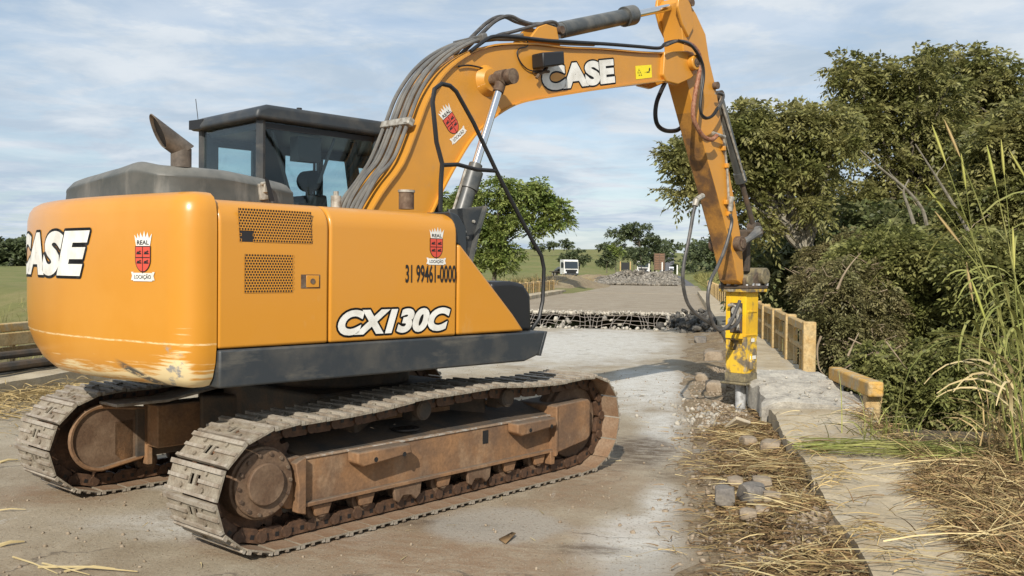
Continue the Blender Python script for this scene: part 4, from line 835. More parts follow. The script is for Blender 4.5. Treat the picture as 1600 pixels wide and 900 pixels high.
def deck_material(name, base, var, marks=True):
    m = bpy.data.materials.new(name); m.use_nodes = True; t = m.node_tree; N = t.nodes.new; L = t.links.new; b = t.nodes['Principled BSDF']; b.inputs['Roughness'].default_value = .85; b.inputs['Specular IOR Level'].default_value = .3
    tc = N('ShaderNodeTexCoord'); s = N('ShaderNodeSeparateXYZ'); L(tc.outputs['Object'], s.inputs[0])
    def nse(sc, d=6, st=(1, 1, 1), r=.6, dist=0):
        mp = N('ShaderNodeMapping'); mp.inputs['Scale'].default_value = st; L(tc.outputs['Object'], mp.inputs[0])
        n = N('ShaderNodeTexNoise'); n.inputs['Scale'].default_value = sc; n.inputs['Detail'].default_value = d; n.inputs['Roughness'].default_value = r; n.inputs['Distortion'].default_value = dist; L(mp.outputs[0], n.inputs['Vector']); return n.outputs[0]
    def mth(op, a, b2, c=None):
        q = N('ShaderNodeMath'); q.operation = op
        for i, x in enumerate((a, b2, c)):
            if x is None: continue
            if isinstance(x, (int, float)): q.inputs[i].default_value = x
            else: L(x, q.inputs[i])
        return q.outputs[0]
    def mr(a, lo, hi, o1=0, o2=1):
        q = N('ShaderNodeMapRange'); q.interpolation_type = 'SMOOTHSTEP'; L(a, q.inputs[0])
        for i, v in enumerate((lo, hi, o1, o2)): q.inputs[i+1].default_value = v
        return q.outputs[0]
    def mx(f, a, c, mode='MIX'):
        q = N('ShaderNodeMixRGB'); q.blend_type = mode
        if isinstance(f, (int, float)): q.inputs[0].default_value = f
        else: L(f, q.inputs[0])
        for i, v in ((1, a), (2, c)):
            if isinstance(v, tuple): q.inputs[i].default_value = (*v, 1)
            else: L(v, q.inputs[i])
        return q.outputs[0]
    x, y = s.outputs[0], s.outputs[1]
    c = mx(mr(nse(.9, 7), .38, .64), base, var)
    c = mx(mr(nse(4.5, 8, r=.7), .5, .72, 0, .55), c, (base[0]*1.25, base[1]*1.25, base[2]*1.27))
    warp = nse(1.7, 7, r=.65); fine = nse(11, 6, (1, .45, 1), .7)
    def blob(cx, cy, rx, ry, soft=.45, wob=1.1):
        u = mth('MULTIPLY', mth('SUBTRACT', x, cx), 1/rx); v = mth('MULTIPLY', mth('SUBTRACT', y, cy), 1/ry)
        d = mth('SQRT', mth('ADD', mth('MULTIPLY', u, u), mth('MULTIPLY', v, v)), None)
        d = mth('ADD', d, mth('MULTIPLY', mth('SUBTRACT', warp, .5), wob)); return mr(d, 1.0, 1.0-soft)
    if marks:
        dusty = (.58, .565, .52)
        for a in ((20, 3.6, 6.5, 2.6, .6), (12.8, 2.0, 3.2, .9, .6), (9.2, 1.75, 2.2, .42, .7), (16, 6.5, 5, 2.5, .8), (5.2, 1.9, .9, .45, .6), (6.2, 1.75, .8, .25, .8), (6.0, 5.1, .35, .5, .7), (5.0, 4.3, .5, 1.3, .9)):
            c = mx(mth('MULTIPLY', blob(*a), mr(fine, .30, .58, .35, .95)), c, dusty)
        brown = (.11, .078, .05); mud = (.25, .165, .10)
        for a in ((5.2, 3.0, 1.1, 1.5, .8), (6.8, 2.3, 1.3, .6, .8), (9, 6.2, 3, 1.6, .9), (4.6, 2.9, .6, 1.5, .8), (6.3, 4.7, .8, .9, .8), (4.7, 3.9, .5, .7, .7), (5.5, 5.8, .5, .8, .8)): c = mx(mth('MULTIPLY', blob(*a), mr(fine, .35, .65, .25, .85)), c, mud)
        for a in ((8.15, 1.95, .75, .42, .6), (8.0, 1.95, 1.2, .5, .8), (7.0, 1.62, .28, .35, .7), (5.0, 2.1, .18, .5, .8), (5.35, 3.1, .25, .7, .8)): c = mx(mth('MULTIPLY', blob(*a), mr(fine, .38, .62, .25, .9)), c, brown)
        for a in ((5.4, 2.75, .5, .55, .4), (4.6, 1.75, .5, .32, .3)): c = mx(mth('MULTIPLY', blob(*a), .7), c, (.36, .335, .29))
        wst = nse(3, 8, (.6, 5, 1), .75); c = mx(mth('MULTIPLY', mr(wst, .60, .74), mr(nse(.7), .4, .6)), c, (.56, .545, .50))
        edge = mr(mth('ADD', y, mth('MULTIPLY', mth('SUBTRACT', warp, .5), .5)), 1.85, 1.45); c = mx(mth('MULTIPLY', edge, .8), c, (.235, .175, .105))
    cr = N('ShaderNodeTexVoronoi'); cr.feature = 'DISTANCE_TO_EDGE'; cr.inputs['Scale'].default_value = .55
    mp = N('ShaderNodeVectorMath'); mp.operation = 'MULTIPLY_ADD'; nn = N('ShaderNodeTexNoise'); nn.inputs['Scale'].default_value = 2.4; nn.inputs['Detail'].default_value = 6; L(tc.outputs['Object'], nn.inputs['Vector']); L(nn.outputs['Color'], mp.inputs[0]); mp.inputs[1].default_value = (.9, .9, 0); L(tc.outputs['Object'], mp.inputs[2]); L(mp.outputs[0], cr.inputs['Vector'])
    c = mx(mth('MULTIPLY', mr(cr.outputs['Distance'], .010, .002), mr(nse(.8), .5, .6, 0, .65)), c, (.10, .08, .06))
    spk = mr(nse(48, 3), .57, .66, 0, .7); c = mx(spk, c, (.16, .125, .085)); c = mx(mr(nse(90, 2), .60, .68, 0, .5), c, (.50, .46, .38))
    L(c, b.inputs[0])
    bp = N('ShaderNodeBump'); bp.inputs['Strength'].default_value = .8; bp.inputs['Distance'].default_value = .015; L(nse(26, 9, r=.75), bp.inputs['Height']); L(bp.outputs[0], b.inputs['Normal']); return m
M_['deck'] = deck_material('dusty_concrete_deck', (.37, .315, .23), (.27, .215, .145)); M_['fardeck'] = deck_material('far_deck_paving', (.33, .275, .20), (.27, .215, .15), False)
M_['asphalt'] = mat('worn_asphalt', (.12, .115, .12), .9, var=(.15, .14, .14), scale=.4, coords='Object', grain=.3, gscale=30)
M_['broken'] = mat('broken_concrete', (.52, .48, .40), .9, var=(.33, .30, .255), scale=6, grain=.35, gscale=35, bump=.8, bscale=30, island=.25)
M_['stone'] = mat('beige_stone', (.36, .29, .21), .9, var=(.24, .18, .12), scale=7, grain=.4, bump=.4, bscale=25)
M_['greystone'] = mat('grey_cobble', (.17, .155, .14), .85, var=(.26, .23, .19), scale=9, grain=.4, bump=.4, bscale=30)
M_['walk'] = mat('weathered_walkway_concrete', (.54, .455, .315), .9, var=(.40, .32, .205), scale=2.3, lo=.38, hi=.62, grain=.3, gscale=38, bump=.4, bscale=28, streak=((.46, .42, .35), 4, .52, .75, (1, 1, 1)))
M_['lime'] = mat('limewashed_concrete', (.56, .41, .20), .85, var=(.50, .30, .10), scale=5, lo=.45, hi=.68, grain=.5, gscale=30, bump=.3, streak=((.20, .16, .11), 7, .60, .75, (1, 1, .4)))
M_['ochre'] = mat('faded_yellow_rail_paint', (.62, .36, .085), .8, var=(.50, .40, .24), scale=6, lo=.42, hi=.62, grain=.4, gscale=35, bump=.3)
M_['rebar'] = mat('rusty_rebar', (.30, .27, .235), .7, var=(.30, .24, .19), scale=20)
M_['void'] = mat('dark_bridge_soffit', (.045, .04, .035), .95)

def crater(S, Y): return .15*np.exp(-((S-10.35)/.85)**2-((Y-.95)/.38)**2)   # broken out round the breaker tip
def sheet_deck(name, s0, s1, y0, y1, z1, th, m, jag0=0, jag1=0, step=.35, rough=0.0):
    ss = np.linspace(s0, s1, max(2, int((s1-s0)/step))); yy = np.linspace(y0, y1, max(2, int((y1-y0)/step)*2)); S, Y = np.meshgrid(ss, yy, indexing='ij'); ni, nj = S.shape
    j0 = (vnoise(yy, yy*0, .45, 8)+.6*vnoise(yy, yy*0, .16, 4)-.8)*jag0; j1 = (vnoise(yy, yy*0+3, .5, 9)+.6*vnoise(yy, yy*0, .17, 6)-.8)*jag1
    S[0] += j0; S[-1] += j1; S[0] = np.minimum(S[0], S[1]-.05); S[-1] = np.maximum(S[-1], S[-2]+.05)
    Zt = z1+rough*(vnoise(S, Y, .5, 2)-.5)
    if s0 < 0: Zt = Zt-crater(S, Y)
    top = np.stack([S, Y, Zt], -1).reshape(-1, 3); bot = top.copy(); bot[:, 2] = z1-th-(.1 if s0 < 0 else 0)
    I = (np.arange(ni-1)[:, None]*nj+np.arange(nj-1)[None, :]).ravel(); f1 = np.stack([I, I+nj, I+nj+1, I+1], 1); n = ni*nj
    per = []
    for a, b in [(i*nj, (i+1)*nj) for i in range(ni-1)]: per.append((a, a+n, b+n, b))
    for a, b in [(i*nj+nj-1, (i+1)*nj+nj-1) for i in range(ni-1)]: per.append((b, b+n, a+n, a))
    for a, b in [(j, j+1) for j in range(nj-1)]: per.append((b, b+n, a+n, a))
    for a, b in [((ni-1)*nj+j, (ni-1)*nj+j+1) for j in range(nj-1)]: per.append((a, a+n, b+n, b))
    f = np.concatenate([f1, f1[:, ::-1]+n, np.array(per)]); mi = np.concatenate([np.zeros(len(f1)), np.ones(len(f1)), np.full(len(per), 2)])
    return np_mesh(name, np.concatenate([top, bot]), f, m, FB, mi=mi)
d1 = sheet_deck('bridge_deck', -9, 25.0, .64, 9.35, 0, .20, [M_['deck'], M_['void'], M_['broken']], 0, .55, .22); tag(d1, kind='structure')
d2 = sheet_deck('bridge_deck', 35.2, 63, .64, 9.35, 0, .13, [M_['fardeck'], M_['void'], M_['broken']], .7, 0); tag(d2, kind='structure')
# girders, piers and abutments below
GD = empty('bridge_girders', FB, 'concrete girders and dark pier below the broken bridge deck', 'bridge girders')
for y in (1.6, 5.0, 8.4):
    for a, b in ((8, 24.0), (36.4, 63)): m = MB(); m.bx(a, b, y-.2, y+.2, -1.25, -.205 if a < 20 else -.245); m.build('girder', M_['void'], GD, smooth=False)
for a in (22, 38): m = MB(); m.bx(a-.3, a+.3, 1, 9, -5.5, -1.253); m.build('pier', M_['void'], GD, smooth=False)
# road beyond the bridge, following the land
sr = axis([(63, 140, 4), (140, 420, 14), (420, 1150, 12)]); cy_ = road_y(sr); hw = 3.6+1.0*(1-sstep(80, 200, sr))
V = np.concatenate([np.stack([sr, cy_-hw, road_z(sr)+.0], 1), np.stack([sr, cy_+hw, road_z(sr)+.0], 1)]); n = len(sr); Fq = np.array([(i, i+1, n+i+1, n+i) for i in range(n-1)])
tag(np_mesh('road', V, Fq, [M_['asphalt']], FB), kind='structure')
apr = sheet_deck('road_approach', 63.01, 98, .2, 9.6, .004, .15, [M_['fardeck'], M_['void'], M_['fardeck']], 0, .6, 1.0); tag(apr, kind='structure')

# ---- walkway of concrete slabs with the kerb face towards the road
def rock_mesh(name, r, seed, sq=(1, 1, 1), flat=.0, sub=2, rough=.28):
    bm = bmesh.new(); bmesh.ops.create_icosphere(bm, subdivisions=sub, radius=1)
    for v in bm.verts:
        n = noise.noise(v.co*1.3+Vector((seed, 0, 0)))*rough*1.6+noise.noise(v.co*3.5+Vector((0, seed, 0)))*rough*.6
        v.co *= 1+n
        for i in range(3): v.co[i] = max(-.72, min(.72, v.co[i]))*sq[i]*r*1.25
    me = bpy.data.meshes.new(name); bm.to_mesh(me); bm.free(); me.shade_smooth(); me.set_sharp_from_angle(angle=R(32)); return me
def slab(name, s0, s1, y0, y1, z0, z1, m, rough=.012, edge=.03, seed=0, tilt=0, step=.12, par=None, lab=None):
    ss = np.arange(s0, s1+step*.5, step); yy = np.linspace(y0, y1, max(4, int((y1-y0)/step)+1)); ni, nj = len(ss), len(yy)
    S, Y = np.meshgrid(ss, yy, indexing='ij'); S = S.copy(); Y = Y.copy(); wob = lambda a, k: (vnoise(a, a*0+k, .35, seed+k)-.5)*edge*2+(vnoise(a, a*0+k, .12, seed+k)-.5)*edge
    Y[:, 0] += wob(ss, 1); Y[:, -1] += wob(ss, 2)*.5; S[0] += wob(yy, 3); S[-1] += wob(yy, 4)
    Zt = z1+(vnoise(S, Y, .3, seed)-.5)*rough*2+(vnoise(S, Y, .09, seed+2)-.5)*rough+tilt*(S-s0)/(s1-s0); Zt[:, -1] -= .012; Zt[:, 0] -= .012; Zt[0] -= .02; Zt[-1] -= .02
    top = np.stack([S, Y, Zt], -1).reshape(-1, 3); bot = top.copy(); bot[:, 2] = z0; n = ni*nj
    I = (np.arange(ni-1)[:, None]*nj+np.arange(nj-1)[None, :]).ravel(); f = [np.stack([I, I+nj, I+nj+1, I+1], 1)]
    per = [(a, a+n, a+nj+n, a+nj) for a in range(0, (ni-1)*nj, nj)]+[(a+nj, a+nj+n, a+n, a) for a in range(nj-1, ni*nj-nj, nj)]+[(j+1, j+1+n, j+n, j) for j in range(nj-1)]+[((ni-1)*nj+j, (ni-1)*nj+j+n, (ni-1)*nj+j+1+n, (ni-1)*nj+j+1) for j in range(nj-1)]
    f.append(np.array(per)); o = np_mesh(name, np.concatenate([top, bot]), np.concatenate(f), [m], None, smooth=True); o.data.set_sharp_from_angle(angle=R(40))
    if par: o.parent = par
    if lab: o['label'] = lab
    return o
WK = empty('walkway', FB, 'raised concrete walkway with a kerb face along the right edge of the bridge', 'walkway'); tag(WK, kind=None)
a = -3.0
for b in (3.25, 6.1, 9.32): slab('walkway_slab', a, b-.02, -.10, .78, -.02, .245, M_['walk'], .010, .05, int(b), par=WK); a = b
slab('walkway_slab', 9.45, 12.05, -.16, .84, .02, .285, M_['broken'], .035, .09, 21, tilt=.05, par=WK, lab='pale broken walkway slab lifted out of line')
a = 12.15
for k in range(17):
    b = a+3.0; slab('walkway_slab', a, b-.03, -.02, .70, -.02, .25, M_['walk'], .008, .02, 30+k, step=.25, par=WK); a = b
LW = empty('left_walkway', FB, 'concrete walkway and kerb along the left edge of the bridge', 'walkway')
LW.name = 'walkway'
a = -3
for k in range(22): slab('walkway_slab', a, a+2.97, 9.36, 10.2, -.02, .20, M_['walk'], .008, .03, 60+k, step=.3, par=LW); a += 3.0

# ---- concrete parapets: post, two rails and a thin baluster per bay
def parapet(root, s0, n, y, z0, h, inward):
    pit_ = 2.17
    def once(mb, name, mt, bev=.012): return mb.build(name, mt, root, bevel=bev)
    P0 = None
    for k in range(n):
        s = s0+k*pit_
        if P0 is None:
            m = MB(); m.bx(-.085, .085, -.08, .08, 0, h+.03); P0 = m.build('post', [M_['lime'], M_['ochre']], root, bevel=.014)
            for p in P0.data.polygons:
                if p.normal.y*inward > .5: p.material_index = 1
            m = MB(); m.bx(.087, pit_-.087, -.05, .05, h-.11, h); T0 = m.build('top_rail', [M_['lime'], M_['ochre']], root, bevel=.012)
            for p in T0.data.polygons:
                if p.normal.y*inward > .5: p.material_index = 1
            m = MB(); m.bx(.087, pit_-.087, -.03, .03, h*.42, h*.42+.06); R0 = once(m, 'middle_rail', M_['lime'])
            bl = []
            for q in (.36, .68): m = MB(); m.bx(pit_*q-.022, pit_*q+.022, -.028, .028, 0, h-.131); bl.append(once(m, 'baluster', M_['ochre'], .005))
            proto = [P0, T0, R0]+bl
            for o in proto: o.location = (s, y, z0)
        else:
            last = k == n-1
            for o in (proto[:1] if last else proto):
                c = o.copy(); COL.objects.link(c); c.parent = root; c.location = (s, y, z0); c.rotation_euler = (random.uniform(-.01, .01), random.uniform(-.006, .006), 0)
PR = empty('parapet', FB, 'yellowed concrete parapet standing on the right walkway behind the breaker', 'parapet', 'parapets of the bridge'); parapet(PR, 12.45, 24, 0.02, .24, .66, 1)
PL = empty('parapet', FB, 'pale concrete parapet on the left edge of the bridge beyond the excavator', 'parapet', 'parapets of the bridge'); parapet(PL, 5.4, 27, 10.1, .19, .62, -1)
# fallen end of the right parapet
fb = [(11.094,-0.000,0.371),(9.033,0.000,0.526)]
bk = empty('broken_rail', FB, 'broken piece of yellow rail hanging off the end of the walkway', 'broken rail')
fr_ = [(13.015,-0.250,0.201),(10.424,-0.250,0.369)]
a_ = Vector((11.2, -.12, .40)); b_ = Vector((9.35, -.22, .44)); dv = b_-a_; m = MB(); m.box((a_+b_)/2, (dv.length, .15, .15), Matrix.Rotation(math.atan2(dv.y, dv.x), 3, 'Z') @ Matrix.Rotation(-math.atan2(dv.z, Vector((dv.x, dv.y)).length), 3, 'Y')); m.build('rail', [M_['ochre']], bk, bevel=.02)
m = MB(); m.box((9.55, -.21, .18), (.2, .15, .38), Matrix.Rotation(.12, 3, 'X')); m.build('stub_post', M_['lime'], bk, bevel=.02)
# poles and boards lying by the left parapet
for k, (z, y, r) in enumerate(((.30, 9.75, .055), (.26, 9.95, .065), (.42, 9.9, .05))):
    m = MB(); m.tube([(6.6+k*.5, y, z), (9, y+.03, z+.02), (13.5, y-.05*k, z-.01)], r, 8); o = m.build('wooden_pole', M_['under'], None, frame=FB); tag(o, ['dark wooden pole nearest the kerb on the left walkway', 'dark wooden pole lying in the middle of the left walkway', 'dark wooden pole lying on top of the two others'][k], 'pole', 'poles lying on the left walkway')
m = MB(); m.box((10.6, 9.98, .62), (5, .05, .16)); o = m.build('plank', M_['lime'], None, frame=FB, bevel=.01); tag(o, 'pale plank leaning along the left parapet', 'plank')

# ---- the hole: hanging rebar, rubble along both broken edges
RB = empty('rebar_mat', FB, 'bare reinforcing mat hanging in the broken gap of the deck', 'reinforcing mesh')
def rb_pt(y, t):   # t 0 at the far edge, 1 low in the gap
    sag = .10*math.sin(y*2.1)+.05*math.sin(y*5.3)
    return Vector((35.0-2.6*t+.25*math.sin(y*1.7)*t, y+.12*math.sin(t*3+y*3), -.08-.62*t-.10*t*t+sag*t))
for k in range(42):
    y = 1.0+k*.197+random.uniform(-.06, .06); m = MB(); jt = random.uniform(-.35, .35); m.tube([rb_pt(y+jt*t, t*random.uniform(.96, 1.04)) for t in (0, .25, .5, .75, 1.0)], .010, 4, False); m.build('rebar', M_['rebar'], RB, smooth=False)
for t in (.12, .32, .52, .72, .92):
    m = MB(); m.tube([rb_pt(1.0+i*.33, t+random.uniform(-.06, .06)) for i in range(25)], .011, 4, False); m.build('rebar', M_['rebar'], RB, smooth=False)
for k in range(26):   # bent ends sticking out of the near edge
    y = random.uniform(.8, 9); m = MB(); l = random.uniform(.3, .8); m.tube([(24.9, y, -.06), (25.1+l*.5, y+random.uniform(-.1, .1), -.05+random.uniform(-.1, .1)), (25.2+l, y+random.uniform(-.2, .2), -.2+random.uniform(-.2, .12))], .009, 4, False); m.build('rebar', M_['rebar'], RB, smooth=False)
def rubble(name, pts, sizes, m, frame, seed=0, kind='stuff', proto_n=6, par=None, sq=(1, 1, .8)):
    r2 = np.random.default_rng(seed); protos = []
    for k in range(proto_n):
        me = rock_mesh('t', 1, seed+k*3.1, (1, r2.uniform(.6, 1), r2.uniform(.5, .9)), sub=1, rough=.35); v = np.empty(len(me.vertices)*3); me.vertices.foreach_get('co', v); f = np.array([tuple(p.vertices) for p in me.polygons]); protos.append((v.reshape(-1, 3), f)); bpy.data.meshes.remove(me)
    VV = []; FF = []; o = 0
    for p, sz in zip(pts, sizes):
        v, f = protos[r2.integers(proto_n)]; a = r2.uniform(0, 6.3, 3); Rm = np.array((Matrix.Rotation(a[0], 3, 'X') @ Matrix.Rotation(a[1], 3, 'Z') @ Matrix.Rotation(a[2]*.3, 3, 'Y')))
        VV.append(v @ Rm.T*sz+p); FF.append(f+o); o += len(v)
    ob = np_mesh(name, np.concatenate(VV), np.concatenate(FF), [m], frame, par); tag(ob, kind=kind); return ob
r3 = np.random.default_rng(5)
def scat(n, fs, fy, fz): return np.stack([fs(n), fy(n), fz(n)], 1)
n = 420; p = scat(n, lambda n: 35.2+r3.normal(0, .2, n), lambda n: r3.uniform(.7, 9.4, n), lambda n: r3.uniform(-.06, .02, n)); rubble('concrete_rubble', p, r3.uniform(.015, .055, n), M_['broken'], FB, 3)
n = 60; y = r3.choice([2.1, 2.3, 3.9, 4.3, 5.9, 1.8, 7.9], n)+r3.normal(0, .13, n); u_ = r3.uniform(0, 1, n)**1.5; p = np.stack([34.6-1.6*(1-u_), y, -.85+u_*.7], 1); rubble('concrete_rubble', p, r3.uniform(.04, .13, n), M_['broken'], FB, 4)
n = 130; p = scat(n, lambda n: 24.9+r3.normal(0, .25, n), lambda n: r3.uniform(.7, 9.3, n), lambda n: r3.uniform(-.02, .03, n)); rubble('concrete_rubble', p, r3.uniform(.02, .07, n), M_['broken'], FB, 5)
M_['wetrubble'] = mat('dark_wet_debris', (.06, .055, .05), .85, var=(.16, .15, .13), scale=8, grain=.5, bump=.5, island=.4)
n = 520; p = np.stack([r3.uniform(23.5, 33, n), 1.15+r3.normal(0, .42, n), r3.uniform(-.35, .22, n)], 1); rubble('dark_debris', p, r3.uniform(.03, .13, n), M_['wetrubble'], FB, 6)
# heap of broken concrete on the road beyond the bridge
M_['heapstone'] = mat('heaped_rubble', (.28, .255, .215), .95, var=(.18, .155, .12), scale=.6, grain=.6, gscale=6, island=.45)
n = 5200; u = r3.uniform(0, 1, n); p = np.stack([r3.uniform(96, 118, n), 1.6+r3.uniform(0, 1, n)*9.4, np.zeros(n)], 1)
hp = 1.35*np.exp(-((p[:, 0]-107)/7)**2)*(sstep(1.0, 3.5, p[:, 1]))*(1-.55*sstep(7.5, 11, p[:, 1])); hp = hp*(.75+.5*vnoise(p[:, 0], p[:, 1], 1.8, 4)); p[:, 2] = hp*r3.uniform(.72, 1.03, n)+.02
rubble('rubble_heap', p, r3.uniform(.07, .22, n), M_['heapstone'], FB, 7)
M_['soil'] = mat('dry_reddish_soil', (.27, .19, .11), .95, var=(.36, .29, .16), scale=1.2, grain=.5, gscale=8, bump=.5, bscale=6)
def mound(name, s, y, rs, ry, h, m, seed, kind='stuff'):
    a = np.linspace(-1, 1, 30); S, Y = np.meshgrid(a, a, indexing='ij'); rr = np.sqrt(S**2+Y**2); Z = h*np.clip(1-rr**2, -.05, 1)**1.0*(.6+.8*vnoise(S*rs, Y*ry, 1.3, seed)); S2 = s+S*rs; Y2 = y+Y*ry
    Z = Z+terrain(S2, Y2)-.03; I = (np.arange(29)[:, None]*30+np.arange(29)[None, :]).ravel(); o = np_mesh(name, np.stack([S2, Y2, Z], -1).reshape(-1, 3), np.stack([I, I+30, I+31, I+1], 1), [m], FB, smooth=True); tag(o, kind=kind); return o
mound('heaped_soil', 84, 11.5, 20, 3.4, .6, M_['soil'], 3); mound('heaped_soil', 112, 12, 12, 4, .9, M_['soil'], 5)

# ------------------------------------------------------------------ foliage
def leaf_mat(name, a, b2, c=None, tr=.38): return mat(name, a, .5, var=b2, scale=1.3, lo=.38, hi=.62, island=.5, transl=tr, spec=.35, coords='Object')
M_['lf_dark'] = leaf_mat('olive_tree_leaves', (.145, .155, .045), (.29, .27, .10)); M_['lf_green'] = leaf_mat('green_tree_leaves', (.15, .21, .05), (.25, .28, .08))
M_['lf_olive'] = leaf_mat('drooping_olive_leaves', (.17, .185, .055), (.25, .245, .085)); M_['lf_dry'] = leaf_mat('wilting_olive_leaves', (.19, .185, .075), (.235, .20, .095)); M_['lf_far'] = leaf_mat('distant_leaves', (.085, .11, .055), (.13, .155, .07)); M_['lf_deep'] = leaf_mat('undergrowth_leaves', (.11, .14, .05), (.19, .195, .08))
M_['bark'] = mat('grey_bark', (.20, .17, .13), .9, var=(.10, .08, .06), scale=9, grain=.5, bump=.6); M_['palebark'] = mat('pale_lichen_bark', (.36, .33, .26), .9, var=(.20, .17, .12), scale=8, grain=.4, bump=.5)
M_['bark2'] = mat('dull_stem_bark', (.27, .245, .19), .9, var=(.15, .13, .09), scale=9, grain=.5); M_['twig'] = mat('dry_twigs', (.22, .165, .11), .9, var=(.34, .27, .18), scale=5)
def sprays(centers, spread, per, L_, w_, seed, leaflets=9, ll=None, up=.25, droop=.5):
    """pinnate sprays: leaflets in pairs along a short drooping stalk; returns vertices and quads"""
    r = np.random.default_rng(seed); C = np.repeat(centers, per, 0); sp = np.repeat(np.asarray(spread), per, 0) if np.ndim(spread) else spread
    n = len(C); d0 = r.normal(0, 1, (n, 3)); d0 /= np.linalg.norm(d0, axis=1, keepdims=True); rad = r.uniform(.25, 1, (n, 1))**.6
    P = C+d0*rad*(sp[:, None] if np.ndim(sp) else sp)*np.array([1, 1, .72])
    d = d0*np.array([1, 1, .5])+r.normal(0, .45, (n, 3))+np.array([0, 0, up]); d /= np.linalg.norm(d, axis=1, keepdims=True)
    side = np.cross(d, np.array([0, 0, 1.0])+r.normal(0, .35, (n, 3))); side /= np.linalg.norm(side, axis=1, keepdims=True); nrm = np.cross(side, d)
    Ls = L_*r.uniform(.7, 1.3, n); k = leaflets; ll = ll or L_*.42; vs = np.empty((n, k, 4, 3)); 
    for i in range(k):
        t = (i+.8)/k; sg = 1 if i % 2 else -1
        base = P+d*(Ls*t)[:, None]-np.array([0, 0, 1.0])*(droop*Ls*t*t)[:, None]
        if i == k-1: dr = d*1.0+side*0
        else: dr = side*sg*.9+d*.55
        dr = dr-np.array([0, 0, 1.0])*r.uniform(.1, .7, (n, 1)); dr /= np.linalg.norm(dr, axis=1, keepdims=True)
        ac = np.cross(dr, nrm+r.normal(0, .35, (n, 3))); ac /= np.linalg.norm(ac, axis=1, keepdims=True); l = (ll*r.uniform(.7, 1.25, n))[:, None]; w = w_*.5*r.uniform(.8, 1.2, (n, 1))
        vs[:, i, 0] = base; vs[:, i, 1] = base+dr*l*.5+ac*w; vs[:, i, 2] = base+dr*l-np.array([0, 0, .12])*l; vs[:, i, 3] = base+dr*l*.5-ac*w
    V = vs.reshape(-1, 3); return V, np.arange(len(V)).reshape(-1, 4)
def clumps(ell, r, fill=.55):
    out = []; sp = []
    for (c, rad, n) in ell:
        d = r.normal(0, 1, (n, 3)); d /= np.linalg.norm(d, axis=1, keepdims=True); q = r.uniform(fill, 1, (n, 1))**.7; out.append(np.array(c)+d*q*np.array(rad)); sp.append(np.full(n, 0.30*np.mean(rad)*1.0)*r.uniform(.7, 1.3, n))
    return np.concatenate(out), np.concatenate(sp)
def limb(m, a, b, r0, r1, seed, wig=.12, n=7):
    rr = random.Random(seed); a = Vector(a); b = Vector(b); L = (b-a).length; pts = []
    for i in range(n+1):
        t = i/n; o = Vector((rr.uniform(-1, 1), rr.uniform(-1, 1), rr.uniform(-.4, .8)))*wig*L*math.sin(math.pi*t)*.6; pts.append(a.lerp(b, t)+o)
    m.tube(pts, [r0+(r1-r0)*i/n for i in range(n+1)], 7); return pts
def tree(name, label, cat, base, fork, ell, leaf, seed, per=26, L_=.34, w_=.06, tr=.14, leaflets=9, bark='bark', spread=None, group=None, nl=None, droop=.5, ll=None, fill=.55, wig=.12):
    base = Vector(base); root = empty(name, Matrix.Translation(base), label, cat, group); r = np.random.default_rng(seed)
    C, sp = clumps(ell, r, fill); 
    if spread: sp = sp*0+spread*r.uniform(.7, 1.3, len(sp))
    V, Fq = sprays(C, sp, per, L_, w_, seed, leaflets, droop=droop, ll=ll); o = np_mesh('crown', V-np.array(base), Fq, [M_[leaf]], None, root); o['kind'] = 'stuff'
    m = MB(); f = Vector(fork); limb(m, (0, 0, -.3), f-base, tr, tr*.7, seed, .06, 5)
    for i in range(nl or min(len(C), 30)):
        t = Vector(C[(i*7) % len(C)]); md = f.lerp(t, .45)+Vector((0, 0, .12*(t-f).length)); pts = limb(m, f-base, md-base, tr*.42, tr*.22, seed+i, wig); limb(m, pts[-1], t-base, tr*.22, tr*.06, seed+i+50, wig)
    tk = m.build('trunk', M_[bark], root); return root
W1 = lambda l: l[0]
# broad olive trees on the right bank
def E_(c, rx, rz, n, ry=None): return (tuple(c), (rx, ry or rx, rz), n)
big = [(3.906,20.000,3.931),(4.573,20.000,4.382),(5.350,20.000,4.658),(5.959,20.000,4.490),(5.163,20.000,3.756),(5.905,20.000,3.724),(4.623,20.000,3.750),(5.578,20.000,3.115),(4.976,20.000,2.771),(3.500,20.000,4.034),(6.567,20.000,4.403),(3.684,20.000,3.431),(6.216,20.000,2.852)]
rr_ = [.50,.62,.78,.70,.8,.8,.65,.85,.6,.22,.75,.36,.7]; nn_ = [9,11,15,13,15,14,9,10,5,4,13,5,7]
tree('olive_tree', 'leaning broad tree on the right bank with its branch tips behind the yellow arm', 'tree', [(7.045,20.000,0.294)][0], [(6.231,20.000,1.976)][0], [E_(c, r_, r_*.75, n_) for c, r_, n_ in zip(big, rr_, nn_)], 'lf_dark', 11, per=30, L_=.30, w_=.055, tr=.20, bark='palebark', spread=.27)
b2l = [(8.743,24.000,6.426),(9.320,24.000,5.789),(9.952,24.000,6.519),(8.602,24.000,5.298),(9.658,24.000,4.987),(10.452,24.000,5.721),(8.866,24.000,4.092),(10.163,24.000,3.944),(8.562,24.000,3.038),(9.858,24.000,2.971),(8.367,24.000,6.695),(8.075,24.000,3.114),(10.550,24.000,4.836),(10.451,24.000,4.109)]
rr_ = [.60,1.0,.95,.7,1.1,1.0,1.0,1.1,.8,1.0,.25,.7,.8,.8]; nn_ = [9,17,15,10,18,15,14,15,8,11,4,6,11,10]
